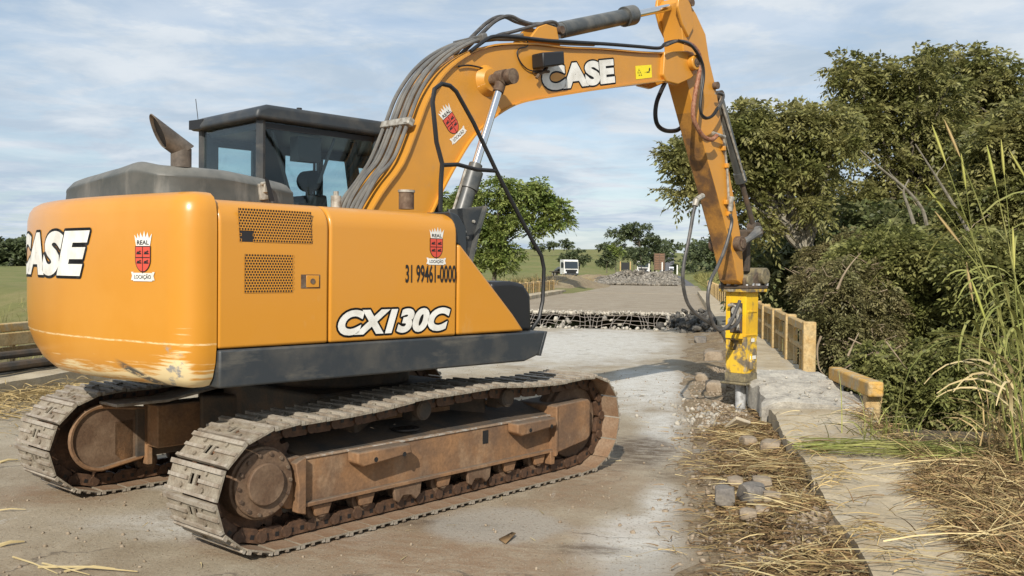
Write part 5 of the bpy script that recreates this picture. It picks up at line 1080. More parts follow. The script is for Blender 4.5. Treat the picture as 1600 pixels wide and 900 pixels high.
tree('olive_tree', 'tall dark olive tree behind the leaning one, its crown rising above it', 'tree', [(9.764,24.000,-0.599)][0], [(10.033,24.000,2.326)][0], [E_(c, r_, r_*.8, n_) for c, r_, n_ in zip(b2l, rr_, nn_)], 'lf_dark', 12, per=25, L_=.34, w_=.06, tr=.2, spread=.34)
b3l = [(12.009,26.000,6.770),(12.704,26.000,6.987),(11.848,26.000,6.071),(12.985,26.000,6.084),(12.219,26.000,5.028),(13.270,26.000,5.039),(11.890,26.000,3.976),(13.033,26.000,3.813),(13.780,26.000,5.743),(12.172,26.000,7.329),(13.233,26.000,6.783),(12.262,26.000,2.929),(13.662,26.000,3.119)]
rr_ = [1.0,.8,1.1,1.1,1.2,1.1,1.1,1.2,.9,.6,.7,1.0,1.0]; nn_ = [14,10,15,15,16,15,14,15,10,6,8,12,11]
tree('olive_tree', 'tallest tree at the right with feathery top against the sky', 'tree', [(12.880,26.000,-1.461)][0], [(12.631,26.000,2.056)][0], [E_(c, r_, r_*.8, n_) for c, r_, n_ in zip(b3l, rr_, nn_)], 'lf_dark', 13, per=25, L_=.36, w_=.065, tr=.2, spread=.38)
b4l = [(8.907,17.000,3.786),(9.356,17.000,4.190),(8.694,17.000,3.041),(9.379,17.000,3.162),(9.052,17.000,2.357),(9.623,17.000,2.478),(9.710,17.000,3.737),(8.360,17.000,2.522)]
rr_ = [.7,.8,.7,.8,.7,.8,.8,.5]; nn_ = [22,24,22,24,20,20,20,12]
tree('olive_tree', 'nearer olive green tree at the right edge behind the tall grass', 'tree', [(9.808,17.000,-0.626)][0], [(9.412,17.000,1.673)][0], [E_(c, r_, r_*.8, n_) for c, r_, n_ in zip(b4l, rr_, nn_)], 'lf_dark', 14, per=30, L_=.28, w_=.05, tr=.14, spread=.27)
# bare pale stems leaning inside the grove
for k, (pl_, lab) in enumerate((([(7.918,16.500,2.325),(7.664,16.500,2.767),(7.342,16.500,3.263),(6.975,16.500,3.814)], 'pale bare stem leaning left in the grove, the upper right one'), ([(7.203,16.500,2.406),(7.108,16.500,2.705),(6.824,16.500,3.036),(6.372,16.500,3.397),(6.033,16.500,3.693)], 'thin pale bare stem curving left in the grove'), ([(6.980,16.500,2.426),(6.886,16.500,2.703),(6.791,16.500,2.980),(6.876,16.500,3.203)], 'short bare stem between two longer stems in the grove'))):
    m = MB(); p = catmull(pl_, 6); m.tube(p, [.036-.026*i/len(p) for i in range(len(p))], 7)
    limb(m, p[12], p[12]+Vector((random.uniform(-.4, .4), .1, .35)), .010, .004, k, .1, 4)
    o = m.build('bare_stem', M_['bark2']); tag(o, lab, 'stem', 'bare stems in the grove')
# cut and wilting brush on the bank behind the parapet
def brush(label, px_c, radii, ns, leaf, seed, per=40, L_=.2, w_=.04, spread=.22, twigs=60, name='brush_pile', group='heaped brush on the bank', ll=None, fill=.45):
    C, sp = clumps([E_(c, r_[0], r_[1], n_) for c, r_, n_ in zip(px_c, radii, ns)], np.random.default_rng(seed), fill)
    base = Vector((float(C[:, 0].mean()), float(C[:, 1].mean()), float(C[:, 2].min()))); root = empty(name, Matrix.Translation(base), label, 'brush', group)
    V, Fq = sprays(C, spread, per, L_, w_, seed, 9, droop=.7, ll=ll); o = np_mesh('leaves', V-np.array(base), Fq, [M_[leaf]], None, root); o['kind'] = 'stuff'
    m = MB(); r = random.Random(seed)
    for k in range(twigs):
        c = Vector(C[r.randrange(len(C))])-base; d = Vector((r.uniform(-1, 1), r.uniform(-.8, .5), r.uniform(-.6, .8))).normalized(); l = r.uniform(.3, 1.1); limb(m, c-d*l*.5, c+d*l*.5, .012, .004, seed+k, .25, 5)
    m.build('twigs', M_['twig'], root)['kind'] = 'stuff'; return root
brush('grey olive brush heaped right behind the parapet posts', [(6.576,19.500,1.931),(6.967,19.500,2.199),(6.156,19.500,1.874)]+[(7.049,24.000,1.484)]+[(6.062,18.500,1.324)]+[(6.272,19.000,0.868)]+[(5.370,15.500,0.896),(5.551,15.500,1.318),(5.463,15.500,0.373),(5.722,15.500,0.585),(5.766,15.500,1.005)]+[(6.733,21.000,1.643)]+[(5.783,15.500,0.113)]+[(7.402,26.000,1.860)], [(.3,.2),(.25,.16),(.2,.15),(.35,.3),(.5,.4),(.4,.4),(.5,.45),(.5,.4),(.45,.45),(.5,.45),(.5,.5),(.3,.3),(.4,.35),(.25,.25)], [8,6,5,14,20,16,22,22,18,20,20,8,12,7], 'lf_dry', 21, per=46, L_=.17, w_=.028, spread=.20, twigs=170)
brush('drooping olive foliage mass in the middle of the bank', [(5.939,16.000,1.690),(6.477,16.000,1.858),(6.271,16.000,1.315),(6.911,16.000,1.754),(6.813,16.000,1.213),(6.497,16.000,0.776),(7.146,16.000,0.783),(7.453,16.000,1.652),(7.355,16.000,1.164),(6.150,16.000,2.016),(6.614,16.000,0.344)], [(.5,.35),(.6,.4),(.6,.5),(.6,.4),(.6,.5),(.5,.4),(.5,.4),(.6,.4),(.6,.45),(.4,.2),(.4,.3)], [18,22,22,22,22,16,14,20,18,10,8], 'lf_olive', 22, per=44, L_=.24, w_=.045, spread=.26, twigs=60)
brush('drooping leafy boughs at the right edge above the dark gully', [(7.144,14.500,1.747),(7.632,14.500,1.850),(7.446,14.500,1.358),(7.934,14.500,1.462),(7.849,14.500,0.872),(7.256,14.500,1.062),(8.223,14.500,1.661),(8.339,14.500,0.878),(7.561,14.500,0.575)], [(.5,.35),(.5,.4),(.5,.4),(.5,.4),(.5,.4),(.4,.35),(.5,.5),(.5,.5),(.3,.3)], [18,18,18,18,14,12,16,14,7], 'lf_olive', 23, per=40, L_=.24, w_=.045, spread=.24, twigs=50)
brush('shaded green undergrowth low in the gully', [(6.693,17.000,-0.313),(7.379,17.000,-0.075),(8.076,17.000,-0.413),(8.642,17.000,0.054),(7.279,17.000,-0.884),(8.090,17.000,-1.106),(8.777,17.000,-0.868),(6.588,17.000,-0.891),(9.227,17.000,-0.401),(7.832,17.000,0.276),(6.943,17.000,-1.350),(6.239,17.000,-0.664)], [(.6,.5)]*12, [20]*12, 'lf_deep', 24, per=34, L_=.26, w_=.06, spread=.3, twigs=40, name='undergrowth', group='undergrowth in the gully')
brush('sunlit low shrubs on the gully slope in front of the undergrowth', [(5.648,14.000,0.307),(6.082,14.000,-0.068),(6.548,14.000,0.317),(6.935,14.000,-0.059),(5.468,14.000,-0.170),(6.279,14.000,-0.447),(6.850,14.000,-0.536),(7.306,14.000,0.325),(5.810,14.000,-0.690)], [(.4,.35)]*9, [9,9,10,9,7,8,8,9,6], 'lf_olive', 27, per=30, L_=.2, w_=.045, spread=.24, twigs=50, name='undergrowth', group='undergrowth in the gully')
brush('dark foliage closing the back of the gully', [(6.385,22.000,1.639),(7.425,22.000,1.650),(8.322,22.000,1.363),(9.360,22.000,1.522),(10.403,22.000,1.385),(11.440,22.000,1.545),(12.484,22.000,1.407),(8.639,22.000,0.324),(9.832,22.000,0.188),(11.022,22.000,0.201),(12.213,22.000,0.214),(7.446,22.000,0.461),(8.962,22.000,-1.014),(10.451,22.000,-0.998),(11.941,22.000,-0.982),(7.321,22.000,-0.883),(8.154,22.000,2.401),(9.639,22.000,2.416),(10.977,22.000,2.357)], [(1.1,.8)]*19, [20]*19, 'lf_deep', 25, per=26, L_=.4, w_=.09, spread=.5, twigs=30, name='undergrowth', group='undergrowth in the gully')
# broken pale branches sticking out of the brush
for k, (pp, lab) in enumerate((([(5.073,13.800,1.860),(4.936,13.800,1.700),(4.827,13.800,1.531),(4.737,13.800,1.325)], 'broken branch with pale torn wood standing out of the brush'), ([(5.066,13.800,0.694),(4.976,13.800,0.506),(4.913,13.800,0.355)], 'short pale broken branch low in the brush'), ([(4.410,13.200,0.101),(4.301,13.200,0.234),(4.269,13.200,0.502),(4.320,13.200,0.682)], 'curved grey branch rising beside the near parapet post'))):
    m = MB(); m.tube(catmull(pp, 4), [.005+.013*i/(4*(len(pp)-1)) for i in range(4*(len(pp)-1)+1)], 7); o = m.build('broken_branch', M_['twig']); tag(o, lab, 'branch', 'broken branches in the brush')

# tree left behind the boom
mc = [(-2.738,66.000,6.428),(-0.739,66.000,6.893),(1.266,66.000,6.693),(2.612,66.000,5.818),(-0.052,66.000,5.123),(-2.275,66.000,4.654),(-4.514,66.000,5.964),(1.957,66.000,4.699),(-1.150,66.000,3.553),(-3.375,66.000,3.307),(3.513,66.000,4.938),(-0.470,66.000,2.447),(-2.696,66.000,2.200),(-4.947,66.000,4.625)]
rr_ = [1.2,1.3,1.3,1.0,1.3,1.2,1.2,.8,1.1,1.1,.4,1.2,1.2,1.2]; nn_ = [20,22,22,14,22,20,18,10,16,14,4,14,14,14]
tree('leafy_tree', 'bright green tree beyond the left parapet, behind the excavator boom', 'tree', [(-1.257,66.000,1.012)][0], [(-1.140,66.000,2.663)][0], [E_(c, r_, r_*.7, n_) for c, r_, n_ in zip(mc, rr_, nn_)], 'lf_green', 31, per=22, L_=.42, w_=.13, tr=.16, leaflets=7, spread=.5, ll=.26)
def far_tree(label, px, depth, blobs, seed, leaf='lf_far', group='scattered trees on the far pasture', per=14, L_=1.0, w_=.55, tr=.35, name='field_tree', tp=None):
    base, ells = px
    return tree(name, label, 'tree', base, tp or (base[0], base[1], base[2]+(ells[0][0][2]-base[2])*.55), ells, leaf, seed, per=per, L_=L_, w_=w_, tr=tr, leaflets=5, group=group, nl=8, ll=L_*.7)
fc_ = [(37.221,330.000,13.925),(40.983,330.000,15.745),(45.462,330.000,14.013),(48.394,330.000,11.373),(39.512,330.000,9.052),(44.414,330.000,9.104),(50.652,330.000,9.171),(44.474,330.000,4.650)]
far_tree('largest spreading tree beside the far end of the road', (fc_[7], [E_(fc_[0], 4, 2.2, 10), E_(fc_[1], 4.5, 2.2, 12), E_(fc_[2], 5, 3.2, 14), E_(fc_[3], 3.5, 3, 10), E_(fc_[4], 3, 1.6, 5), E_(fc_[5], 3, 3, 6)]), 330, None, 41, per=26, L_=.9, w_=.5)
fc2 = [(53.427,345.000,9.055),(54.851,345.000,7.208),(51.596,345.000,6.707),(52.333,345.000,3.920)]
far_tree('dark rounded trees tapering down to the far road', (fc2[3], [E_(fc2[0], 3, 2.2, 10), E_(fc2[1], 2.5, 1.6, 8), E_(fc2[2], 3, 2.4, 10)]), 345, None, 42, per=22, L_=.9, w_=.5)
for k, (q, r_, lab) in enumerate((
    ([(24.173,420.000,13.078),(24.210,420.000,9.961)], 3.0, 'small round tree on the field skyline, right of two others'), ([(18.231,420.000,11.881),(18.254,420.000,9.898)], 2.7, 'squat dark bush tree on the field skyline between two trees'), ([(11.139,420.000,12.089),(11.165,420.000,9.822)], 3.2, 'small tree on the field skyline nearest the guard rail tube'),
    ([(40.923,420.000,11.557),(40.945,420.000,9.857)], 3.5, 'low tree on the skyline left of the large spreading tree'), ([(45.737,420.000,12.175),(45.766,420.000,9.908)], 3.5, 'low tree on the skyline touching the large spreading tree'))):
    far_tree(lab, (q[1], [E_(q[0], r_, r_*.62, 12)]), 420, None, 43+k, per=16, L_=.9, w_=.6, tr=.2)
q = [(13.404,190.000,4.241),(10.845,190.000,3.573),(13.435,190.000,1.676)]; far_tree('rounded dark bush standing behind the white truck on the left', (q[2], [E_(q[0], 2.4, 1.5, 16), E_(q[1], 1.6, 1.2, 8)]), 190, None, 51, per=22, L_=.5, w_=.28, tr=.12, name='field_bush', group='bushes by the far roadside')
for k, (q, r_, lab) in enumerate((([(14.943,150.000,3.322),(14.968,150.000,1.296)], 1.5, 'bush left of the black and white barrier'), ([(16.348,150.000,4.349),(16.387,150.000,1.311)], 1.3, 'leafy sapling behind the black and white barrier'), ([(21.754,170.000,3.836),(21.781,170.000,1.770)], 1.9, 'bush behind the white lorry cab'), ([(20.407,150.000,3.785),(20.429,150.000,2.165)], 1.6, 'bush beside the brown cargo body'))):
    far_tree(lab, (q[1], [E_(q[0], r_, r_*.8, 14)]), 150, None, 53+k, per=22, L_=.4, w_=.24, tr=.08, name='field_bush', group='bushes by the far roadside', leaf='lf_green' if k == 1 else 'lf_far')
q = [(29.056,140.000,4.501),(30.368,140.000,5.271),(32.543,140.000,5.200),(34.914,140.000,4.753),(37.746,140.000,4.972),(40.588,140.000,4.624),(27.544,140.000,4.485),(30.231,140.000,1.867)]
tree('roadside_thicket', 'dark thicket on the right roadside beyond the arm', 'thicket', q[7], q[1], [E_(c, 2.0, 1.3, 14) for c in q[:7]], 'lf_far', 61, per=24, L_=.45, w_=.26, tr=.12, leaflets=5, nl=6, ll=.34)
# low woods far left
r = np.random.default_rng(70); fl = [(-191.796,330.000,4.351),(-165.048,330.000,3.745),(-142.758,330.000,3.984)]
C = np.stack([r.uniform(-215, -120, 420), r.uniform(320, 350, 420), 2.5+r.uniform(0, 1, 420)*7.0], 1); C[:, 2] *= .7+.5*vnoise(C[:, 0], C[:, 1]*0, 9, 3)
V, Fq = sprays(C, 2.4, 16, 1.6, 1.0, 70, 5, ll=1.3); o = np_mesh('distant_woods', V, Fq, [M_['lf_far']]); tag(o, kind='stuff')
C = np.stack([r.uniform(60, 420, 700), r.uniform(330, 420, 700), 4+r.uniform(0, 1, 700)*8.0], 1); V, Fq = sprays(C, 3.0, 12, 2.0, 1.3, 71, 5, ll=1.6); o = np_mesh('distant_woods', V, Fq, [M_['lf_far']]); tag(o, kind='stuff')

# ------------------------------------------------------------------ grass, straw and litter
def blades(name, P, dirs, L_, w_, m, rise, bend, seed, frame=FB, seg=4, kind='stuff', flat=False, par=None):
    """thin curved strips: P roots, dirs heading angles, rise start slope, bend how far they fall over"""
    r = np.random.default_rng(seed); n = len(P); L = L_*r.uniform(.6, 1.3, n); d = np.stack([np.cos(dirs), np.sin(dirs), np.zeros(n)], 1); sd = np.stack([-np.sin(dirs), np.cos(dirs), np.zeros(n)], 1)
    rise = rise*r.uniform(.5, 1.4, n); bend = bend*r.uniform(.6, 1.4, n); curl = r.normal(0, .25, n); pos = P.copy(); V = np.empty((n, seg+1, 2, 3)); ang = rise.copy(); tw = r.uniform(-1, 1, n)
    for i in range(seg+1):
        t = i/seg; w = (w_*(1-.75*t**1.5))[:, None] if np.ndim(w_) else w_*(1-.75*t**1.5)
        ss = sd*np.cos(tw)[:, None]+np.array([0, 0, 1.0])*np.sin(tw)[:, None]
        V[:, i, 0] = pos-ss*w*.5; V[:, i, 1] = pos+ss*w*.5
        step = (L/seg)[:, None]; hd = d+sd*(curl*t)[:, None]; pos = pos+(hd*np.cos(ang)[:, None]+np.array([0, 0, 1.0])*np.sin(ang)[:, None])*step; ang = ang-bend/seg
    V = V.reshape(-1, 3); b0 = (np.arange(n)*(seg+1)*2)[:, None]+np.arange(seg)[None, :]*2; b0 = b0.ravel(); Fq = np.stack([b0, b0+1, b0+3, b0+2], 1)
    o = np_mesh(name, V, Fq, [m], frame, par); tag(o, kind=kind); return o
straw_m = lambda nm, a, b_: mat(nm, a, .8, var=b_, scale=3.0, island=.45, transl=.15, spec=.2)
M_['straw'] = straw_m('dry_straw', (.43, .325, .15), (.33, .24, .115)); M_['strawdark'] = straw_m('old_brown_straw', (.27, .175, .085), (.15, .095, .05)); M_['strawpale'] = straw_m('pale_straw', (.56, .46, .25), (.46, .36, .18)); M_['greenblade'] = straw_m('fresh_green_blades', (.20, .22, .06), (.30, .29, .10)); M_['mat'] = mat('matted_litter', (.20, .145, .07), .95, var=(.10, .07, .035), scale=16, lo=.4, hi=.6, grain=.6, gscale=70, bump=1, bscale=70, stretch=(.35, 1, 1)); M_['drygrass'] = straw_m('roadside_dry_grass', (.26, .23, .085), (.17, .18, .06))
r = np.random.default_rng(90)
def verge_pts(n, s0, s1, y0, y1, lift=.0, lf=.05):
    s = r.uniform(s0, s1, n); y = r.uniform(y0, y1, n); return s, y, terrain(s, y)+lift+np.abs(r.normal(0, lf, n))
def top_z(s, y):      # height of whatever lies there: walkway or ground
    return np.where((y < .78) & (y > -.1) & (s < 9.3), .25, np.where((y >= .78) & (y < 9.4), .0, terrain(s, y)))
M_['litter'] = M_['strawdark']
for k, (n, mt, L_, w_) in enumerate(((21000, 'strawdark', .19, .009), (18000, 'straw', .21, .007), (3600, 'strawpale', .27, .007))):
    s = r.uniform(3.4, 9.6, n); y = .75-(.9+.62*(s-3.4))*r.uniform(0, 1, n)**.9; edge = -.04+.36*sstep(6.8, 4.3, s)+.22*(vnoise(s, s*0, .45, 31)-.5); keep = (r.uniform(0, 1, n) < sstep(edge+.10, edge-.10, y)*.97+.018) & ((y < -.05) | (s < 9))
    s = s[keep]; y = y[keep]; hump = .11*vnoise(s, y, .7, 12)*sstep(edge[keep]+.05, edge[keep]-.7, y); z = np.maximum(top_z(s, y), terrain(s, y))+.01+hump*r.uniform(.3, 1, len(s))+np.abs(r.normal(0, .03, len(s)))
    blades('straw', np.stack([s, y, z], 1), np.where(r.uniform(0, 1, len(s)) < .5, r.uniform(0, 6.3, len(s)), r.normal(math.pi/2+.4, .5, len(s))), L_, w_, M_[mt], np.where(r.uniform(0, 1, len(s)) < .22, .6, .08), .5, 91+k)
gs = np.arange(3.2, 9.2, .07); gt = np.linspace(0, 1, 44); S, T = np.meshgrid(gs, gt, indexing='ij'); ed = -.04+.36*sstep(6.8, 4.3, S)+.22*(vnoise(S, S*0, .45, 31)-.5); Y = ed-3.2*T
Z = np.maximum(top_z(S, Y), terrain(S, Y))-.02+.085*vnoise(S, Y, .7, 12)*sstep(ed+.05, ed-.7, Y)+.03*vnoise(S, Y, .13, 3)*sstep(0, .06, T); Z = np.where(Y < -.1, np.maximum(Z, .24-3*np.maximum(0, S-8.3)-.25*np.maximum(0, -Y-1.2)), Z); I = (np.arange(len(gs)-1)[:, None]*44+np.arange(43)[None, :]).ravel()
o = np_mesh('matted_straw', np.stack([S, Y, Z], -1).reshape(-1, 3), np.stack([I, I+1, I+45, I+44], 1), [M_['mat']], FB, smooth=True); tag(o, kind='stuff')
n = 150; sg = np.concatenate([r.choice([4.6, 6.1, 6.9], 110)+r.normal(0, .13, 110), r.uniform(4, 8, 40)]); blades('straw', np.stack([sg, .74-r.uniform(0, .25, n), .262+r.uniform(0, .03, n)], 1), r.normal(1.57, .5, n), .26, .008, M_['straw'], .25, 1.5, 97)
def earth(S, Y):
    t = np.clip((Y-.775)/.845, 0, 1); return (.075+.07*sstep(9, 6.5, S))*(1-t)**1.2*(.3+1.3*vnoise(S, Y, .35, 3))+.03*(vnoise(S, Y, .12, 4)-.35)*(1-t)+.004-.012*sstep(.75, 1, t)-crater(S, Y)
# gutter litter between road and kerb
for k, (n, mt, L_, w_) in enumerate(((19000, 'strawdark', .085, .009), (7500, 'straw', .13, .007), (620, 'strawpale', .34, .008))):
    s = 3.0+7.8*r.uniform(0, 1, n)**1.1; y = .80+np.abs(r.normal(0, .30, n)); y = np.minimum(y, 1.75); kp = ((np.abs(s-10.6) > 1.35) & (vnoise(s, y*1.6, .42, 15) > r.uniform(.15, .6, n))) | (r.uniform(0, 1, n) < .06); s = s[kp]; y = y[kp]; n = len(s); hump = (.07+.07*sstep(9, 6.5, s))*np.exp(-((y-.85)/.3)**2)
    blades('litter', np.stack([s, y, np.maximum(earth(s, y), 0)+r.uniform(.004, .03, n)], 1), r.uniform(0, 6.3, n), L_, w_, M_[mt], .15, .4, 101+k)
# earth banked against the kerb
gs = np.arange(2.6, 24, .08); gy = np.linspace(.775, 1.62, 15); S, Y = np.meshgrid(gs, gy, indexing='ij'); t = (Y-.775)/.845
Z = earth(S, Y); Y2 = Y+np.where(t > .3, (vnoise(S, Y*0, .5, 6)-.5)*.35*t, 0)
I = (np.arange(len(gs)-1)[:, None]*15+np.arange(14)[None, :]).ravel(); M_['earth'] = mat('kerbside_earth', (.24, .165, .09), .95, var=(.36, .28, .17), scale=7, grain=.75, gscale=38, bump=.7, bscale=40, streak=((.42, .40, .36), 2.2, .56, .7, (1, 1, 1)))
o = np_mesh('kerbside_earth', np.stack([S, Y2, Z], -1).reshape(-1, 3), np.stack([I, I+15, I+16, I+1], 1), [M_['earth']], FB, smooth=True); tag(o, kind='structure')
n = 3200; y_ = .82+np.abs(r.normal(0, .33, n)); s_ = r.uniform(3, 15, n); p = np.stack([s_, y_, np.maximum(earth(s_, y_), -.2)+.004], 1); rubble('gravel', p, r.uniform(.006, .026, n), M_['stone'], FB, 8)
n = 900; a = r.uniform(0, 6.3, n); q = np.abs(r.normal(0, .33, n)); p = np.stack([10.3+np.cos(a)*q*1.8, 1.05+np.sin(a)*q, q*0], 1); p[:, 2] = .012-crater(p[:, 0], p[:, 1]); rubble('chipped_concrete', p, r.uniform(.008, .04, n), M_['broken'], FB, 9)
n = 60; p = np.stack([r.uniform(9.4, 12.1, n), r.uniform(-.1, .8, n), .305+r.uniform(0, .03, n)], 1); rubble('chipped_concrete', p, r.uniform(.006, .022, n), M_['broken'], FB, 10)
n = 2600; p = np.stack([3.8+11*r.uniform(0, 1, n)**1.4, r.uniform(1.2, 8.5, n), np.full(n, .003)], 1); rubble('grit', p, .003+.011*r.uniform(0, 1, n)**3, M_['stone'], FB, 11)
n = 200; blades('straw', np.stack([r.uniform(4.0, 13, n), r.uniform(1.4, 8.6, n), np.full(n, .008)], 1), r.uniform(0, 6.3, n), .10, .006, M_['strawpale'], .03, .1, 120)
# straw at the left kerb and stray stalks on the deck
n = 1500; blades('straw', np.stack([r.uniform(6.4, 10.5, n), 9.3-np.abs(r.normal(0, .55, n)), .01+np.abs(r.normal(0, .05, n))], 1), r.uniform(0, 6.3, n), .3, .011, M_['straw'], .25, .5, 121)
stalks = (([(4.346,5.344,0.010),(4.439,5.265,0.010)], .012), ([(6.298,6.905,0.010),(6.417,6.839,0.010)], .012), ([(4.053,4.887,0.010),(4.094,4.352,0.010)], .007), ([(4.113,4.909,0.010),(3.998,4.557,0.010)], .005), ([(4.177,5.132,0.010),(3.982,4.726,0.010)], .005), ([(5.011,5.876,0.010),(5.060,5.732,0.010)], .005), ([(4.016,4.714,0.010),(4.116,4.492,0.010)], .005))
for k, (q, r_) in enumerate(stalks):
    m = MB(); a_, b_ = Vector(q[0]), Vector(q[1]); m.tube([a_, (a_+b_)/2+Vector((random.uniform(-.03, .03), 0, .012)), b_], [r_, r_*.8, r_*.4], 5); o = m.build('dry_stalk', M_['strawpale'], None, frame=FB); tag(o, ['thick straw stalk at the left edge of the deck, nearest the bottom of the photo', 'thick straw stalk at the left edge beside the far crawler', 'longest thin stalk lying across the deck at the lower left corner', 'thin stalk crossing the longest one at a steep angle', 'thin stalk slanting just above the longest one', 'thin stalk at the left edge between the two thick ones', 'short thin stalk below the longest one at the bottom edge'][k], 'stalk', 'dry stalks lying on the deck')
# dead leaf and stick on the deck
lf = [(5.062,2.665,0.010),(4.983,2.608,0.010),(5.135,2.576,0.010),(5.170,2.605,0.010),(5.109,2.632,0.010)]; m = MB(); V_ = [Vector(p) for p in lf]; V_[2].z += .02; V_[3].z += .015; V_[4].z += .01; m.add(V_, [(0, 1, 2, 3, 4)]); o = m.build('dead_leaf', M_['strawdark'], None, frame=FB); sd_ = o.modifiers.new('thick', 'SOLIDIFY'); sd_.thickness = .003; tag(o, 'curled grey dead leaf lying on the deck near the bottom', 'leaf')
# foreground reeds lying over the walkway
n = 260; blades('green_reeds', np.stack([r.normal(6.95, .14, n), r.uniform(-.5, .85, n), .27+r.uniform(0, .05, n)], 1), r.normal(-1.5, .16, n), .55, .008, M_['greenblade'], .10, .3, 130)
n = 64; blades('pale_reeds', np.stack([r.choice([5.0, 5.9, 6.2, 4.3], n)+r.normal(0, .13, n), r.uniform(-.4, 1.3, n), .28+r.uniform(0, .06, n)-.2*(r.uniform(0, 1, n) < 0)], 1), r.normal(-1.55, .45, n), .55, .008, M_['strawpale'], .12, .35, 131)
# roadside grass far right and left
n = 9000; s = r.uniform(58, 170, n); y = -np.abs(r.normal(0, 5.0, n))-.3; blades('roadside_grass', np.stack([s, y, terrain(s, y)], 1), r.uniform(0, 6.3, n), 1.25, .05, M_['drygrass'], 1.25, .9, 140, seg=3)
n = 5000; s = r.uniform(62, 150, n); y = 10.6+np.abs(r.normal(0, 4.0, n)); blades('roadside_grass', np.stack([s, y, terrain(s, y)], 1), r.uniform(0, 6.3, n), .8, .04, M_['straw'], 1.1, 1.1, 141, seg=3)
n = 7000; s = r.uniform(14, 70, n); y = r.uniform(11.5, 45, n); blades('meadow_grass', np.stack([s, y, terrain(s, y)], 1), r.uniform(0, 6.3, n), .7, .03, M_['drygrass'], 1.2, .9, 142, seg=3)
# tall cane grass at the right edge
def cane(label, stems, seed, dep):
    root = empty('tall_grass', Matrix.Identity(4), label, 'grass', 'tall grass clumps on the right verge'); rr = random.Random(seed)
    for st in stems:
        P = catmull(st, 6); m = MB(); m.tube(P, [.008-.006*i/len(P) for i in range(len(P))], 5); sm = m.build('stem', M_['greenblade'], root)
        a = P[-1]; d = (P[-1]-P[-4]).normalized(); m = MB(); hd = [a+d*t+Vector((0, 0, -.04*t*t)) for t in (0, .05, .12, .20, .27)]; m.tube(hd, [.003, .008, .010, .008, .002], 6); m.build('seed_head', M_['straw'] if rr.random() < .2 else M_['seedhead'], sm)
        for k in range(5):
            i = int(len(P)*(.08+.15*k)); b0 = P[i]; an = rr.uniform(0, 6.3) if rr.random() < .4 else rr.uniform(2.4, 4.0); l = rr.uniform(.45, .85)
            P0 = np.array([[b0.x, b0.y, b0.z]]); bl = blades('leaf_blade', P0, np.array([an]), l, .024, M_['greenblade'] if k > 1 else M_['strawpale'], 1.0, 2.0, seed+k, None, 8, None, par=sm)
    return root
M_['seedhead'] = straw_m('yellow_green_seed_heads', (.34, .36, .09), (.42, .40, .12))
cane('tallest yellow green grass clump with drooping seed heads at the right edge', [[(3.376,6.200,0.349),(3.269,6.200,1.022),(3.120,6.200,1.524),(2.943,6.200,1.982),(2.824,6.200,2.294)], [(3.452,6.300,0.330),(3.371,6.300,1.099),(3.233,6.300,1.609),(3.096,6.300,2.033),(2.962,6.300,2.349)], [(3.361,6.100,0.453),(3.304,6.100,1.197),(3.188,6.100,1.773),(3.102,6.100,2.142)], [(3.374,6.200,0.434),(3.232,6.200,1.190),(3.077,6.200,1.566),(2.927,6.200,1.773)]], 5, 6)
cane('shorter arching grass clump with brown hanging blades beside the tallest clump', [[(3.173,5.900,0.408),(3.104,5.900,0.809),(3.039,5.900,1.048),(2.954,5.900,1.287)], [(3.375,6.400,0.396),(3.300,6.400,0.830),(3.163,6.400,1.176),(3.115,6.400,1.392)], [(3.347,6.000,0.471),(3.297,6.000,0.879),(3.207,6.000,1.284),(3.180,6.000,1.609)]], 6, 6)
rs_ = random.Random(44)
cane('dense yellow green grass stand filling the right edge behind the tallest clump', [[Vector((3.75+.16*k, 7.2+rs_.uniform(-.4, .4), .2)), Vector((3.70+.16*k+rs_.uniform(-.1, .1), 7.2, .9)), Vector((3.6+.16*k+rs_.uniform(-.2, .1), 7.2, 1.5)), Vector((3.45+.16*k+rs_.uniform(-.3, .2), 7.1, 1.8+rs_.uniform(.1, .7)))] for k in range(8)], 7, 7)
n = 260; P0 = np.stack([r.uniform(3.6, 5.2, n), r.normal(7.3, .3, n), .2+r.uniform(0, .9, n)], 1); blades('grass_leaves', P0[:140], r.uniform(0, 6.3, 140), .7, .013, M_['greenblade'], 1.35, 1.5, 152, None, seg=6)
n = 200; P0 = np.stack([r.normal(3.75, .22, n), r.normal(6.5, .25, n), .2+r.uniform(0, .25, n)], 1); blades('withered_grass', P0, r.uniform(0, 6.3, n), .62, .014, M_['straw'], 1.3, 1.7, 150, None)
n = 46; P0 = np.stack([r.normal(3.0, .16, n), r.normal(7.6, .15, n), .15+r.uniform(0, .1, n)], 1); blades('withered_grass', P0, r.uniform(0, 6.3, n), .5, .012, M_['greenblade'], 1.2, 1.3, 151, None)

# ---- loose stones by the kerb
def stone(px_s, size, sq, m, label, seed, rot=0):
    me = rock_mesh('stone', size, seed, sq, sub=3, rough=.16); me.materials.append(M_[m]); o = bpy.data.objects.new('stone', me); COL.objects.link(o); o.matrix_world = FB @ Matrix.Translation(px_s) @ Matrix.Rotation(rot, 4, 'Z'); tag(o, label, 'stone', 'loose stones beside the kerb'); return o
SP = [(5.947,1.350,0.030),(5.988,1.170,0.030),(5.834,1.064,0.030),(8.442,1.060,0.030),(8.382,0.914,0.030),(5.546,0.882,0.030),(5.555,1.230,0.030),(5.605,1.137,0.030),(5.800,0.935,0.030),(6.551,1.254,0.030),(6.397,1.082,0.030),(5.544,1.412,0.030)]
stone((*SP[0][:2], .125), .068, (1, 1, .95), 'greystone', 'dark grey cobble, the left of the pair near the walkway', 1)
stone((*SP[1][:2], .135), .090, (1.05, .95, .8), 'greystone', 'dark grey rounded cobble, the larger right one of the pair', 2, .4)
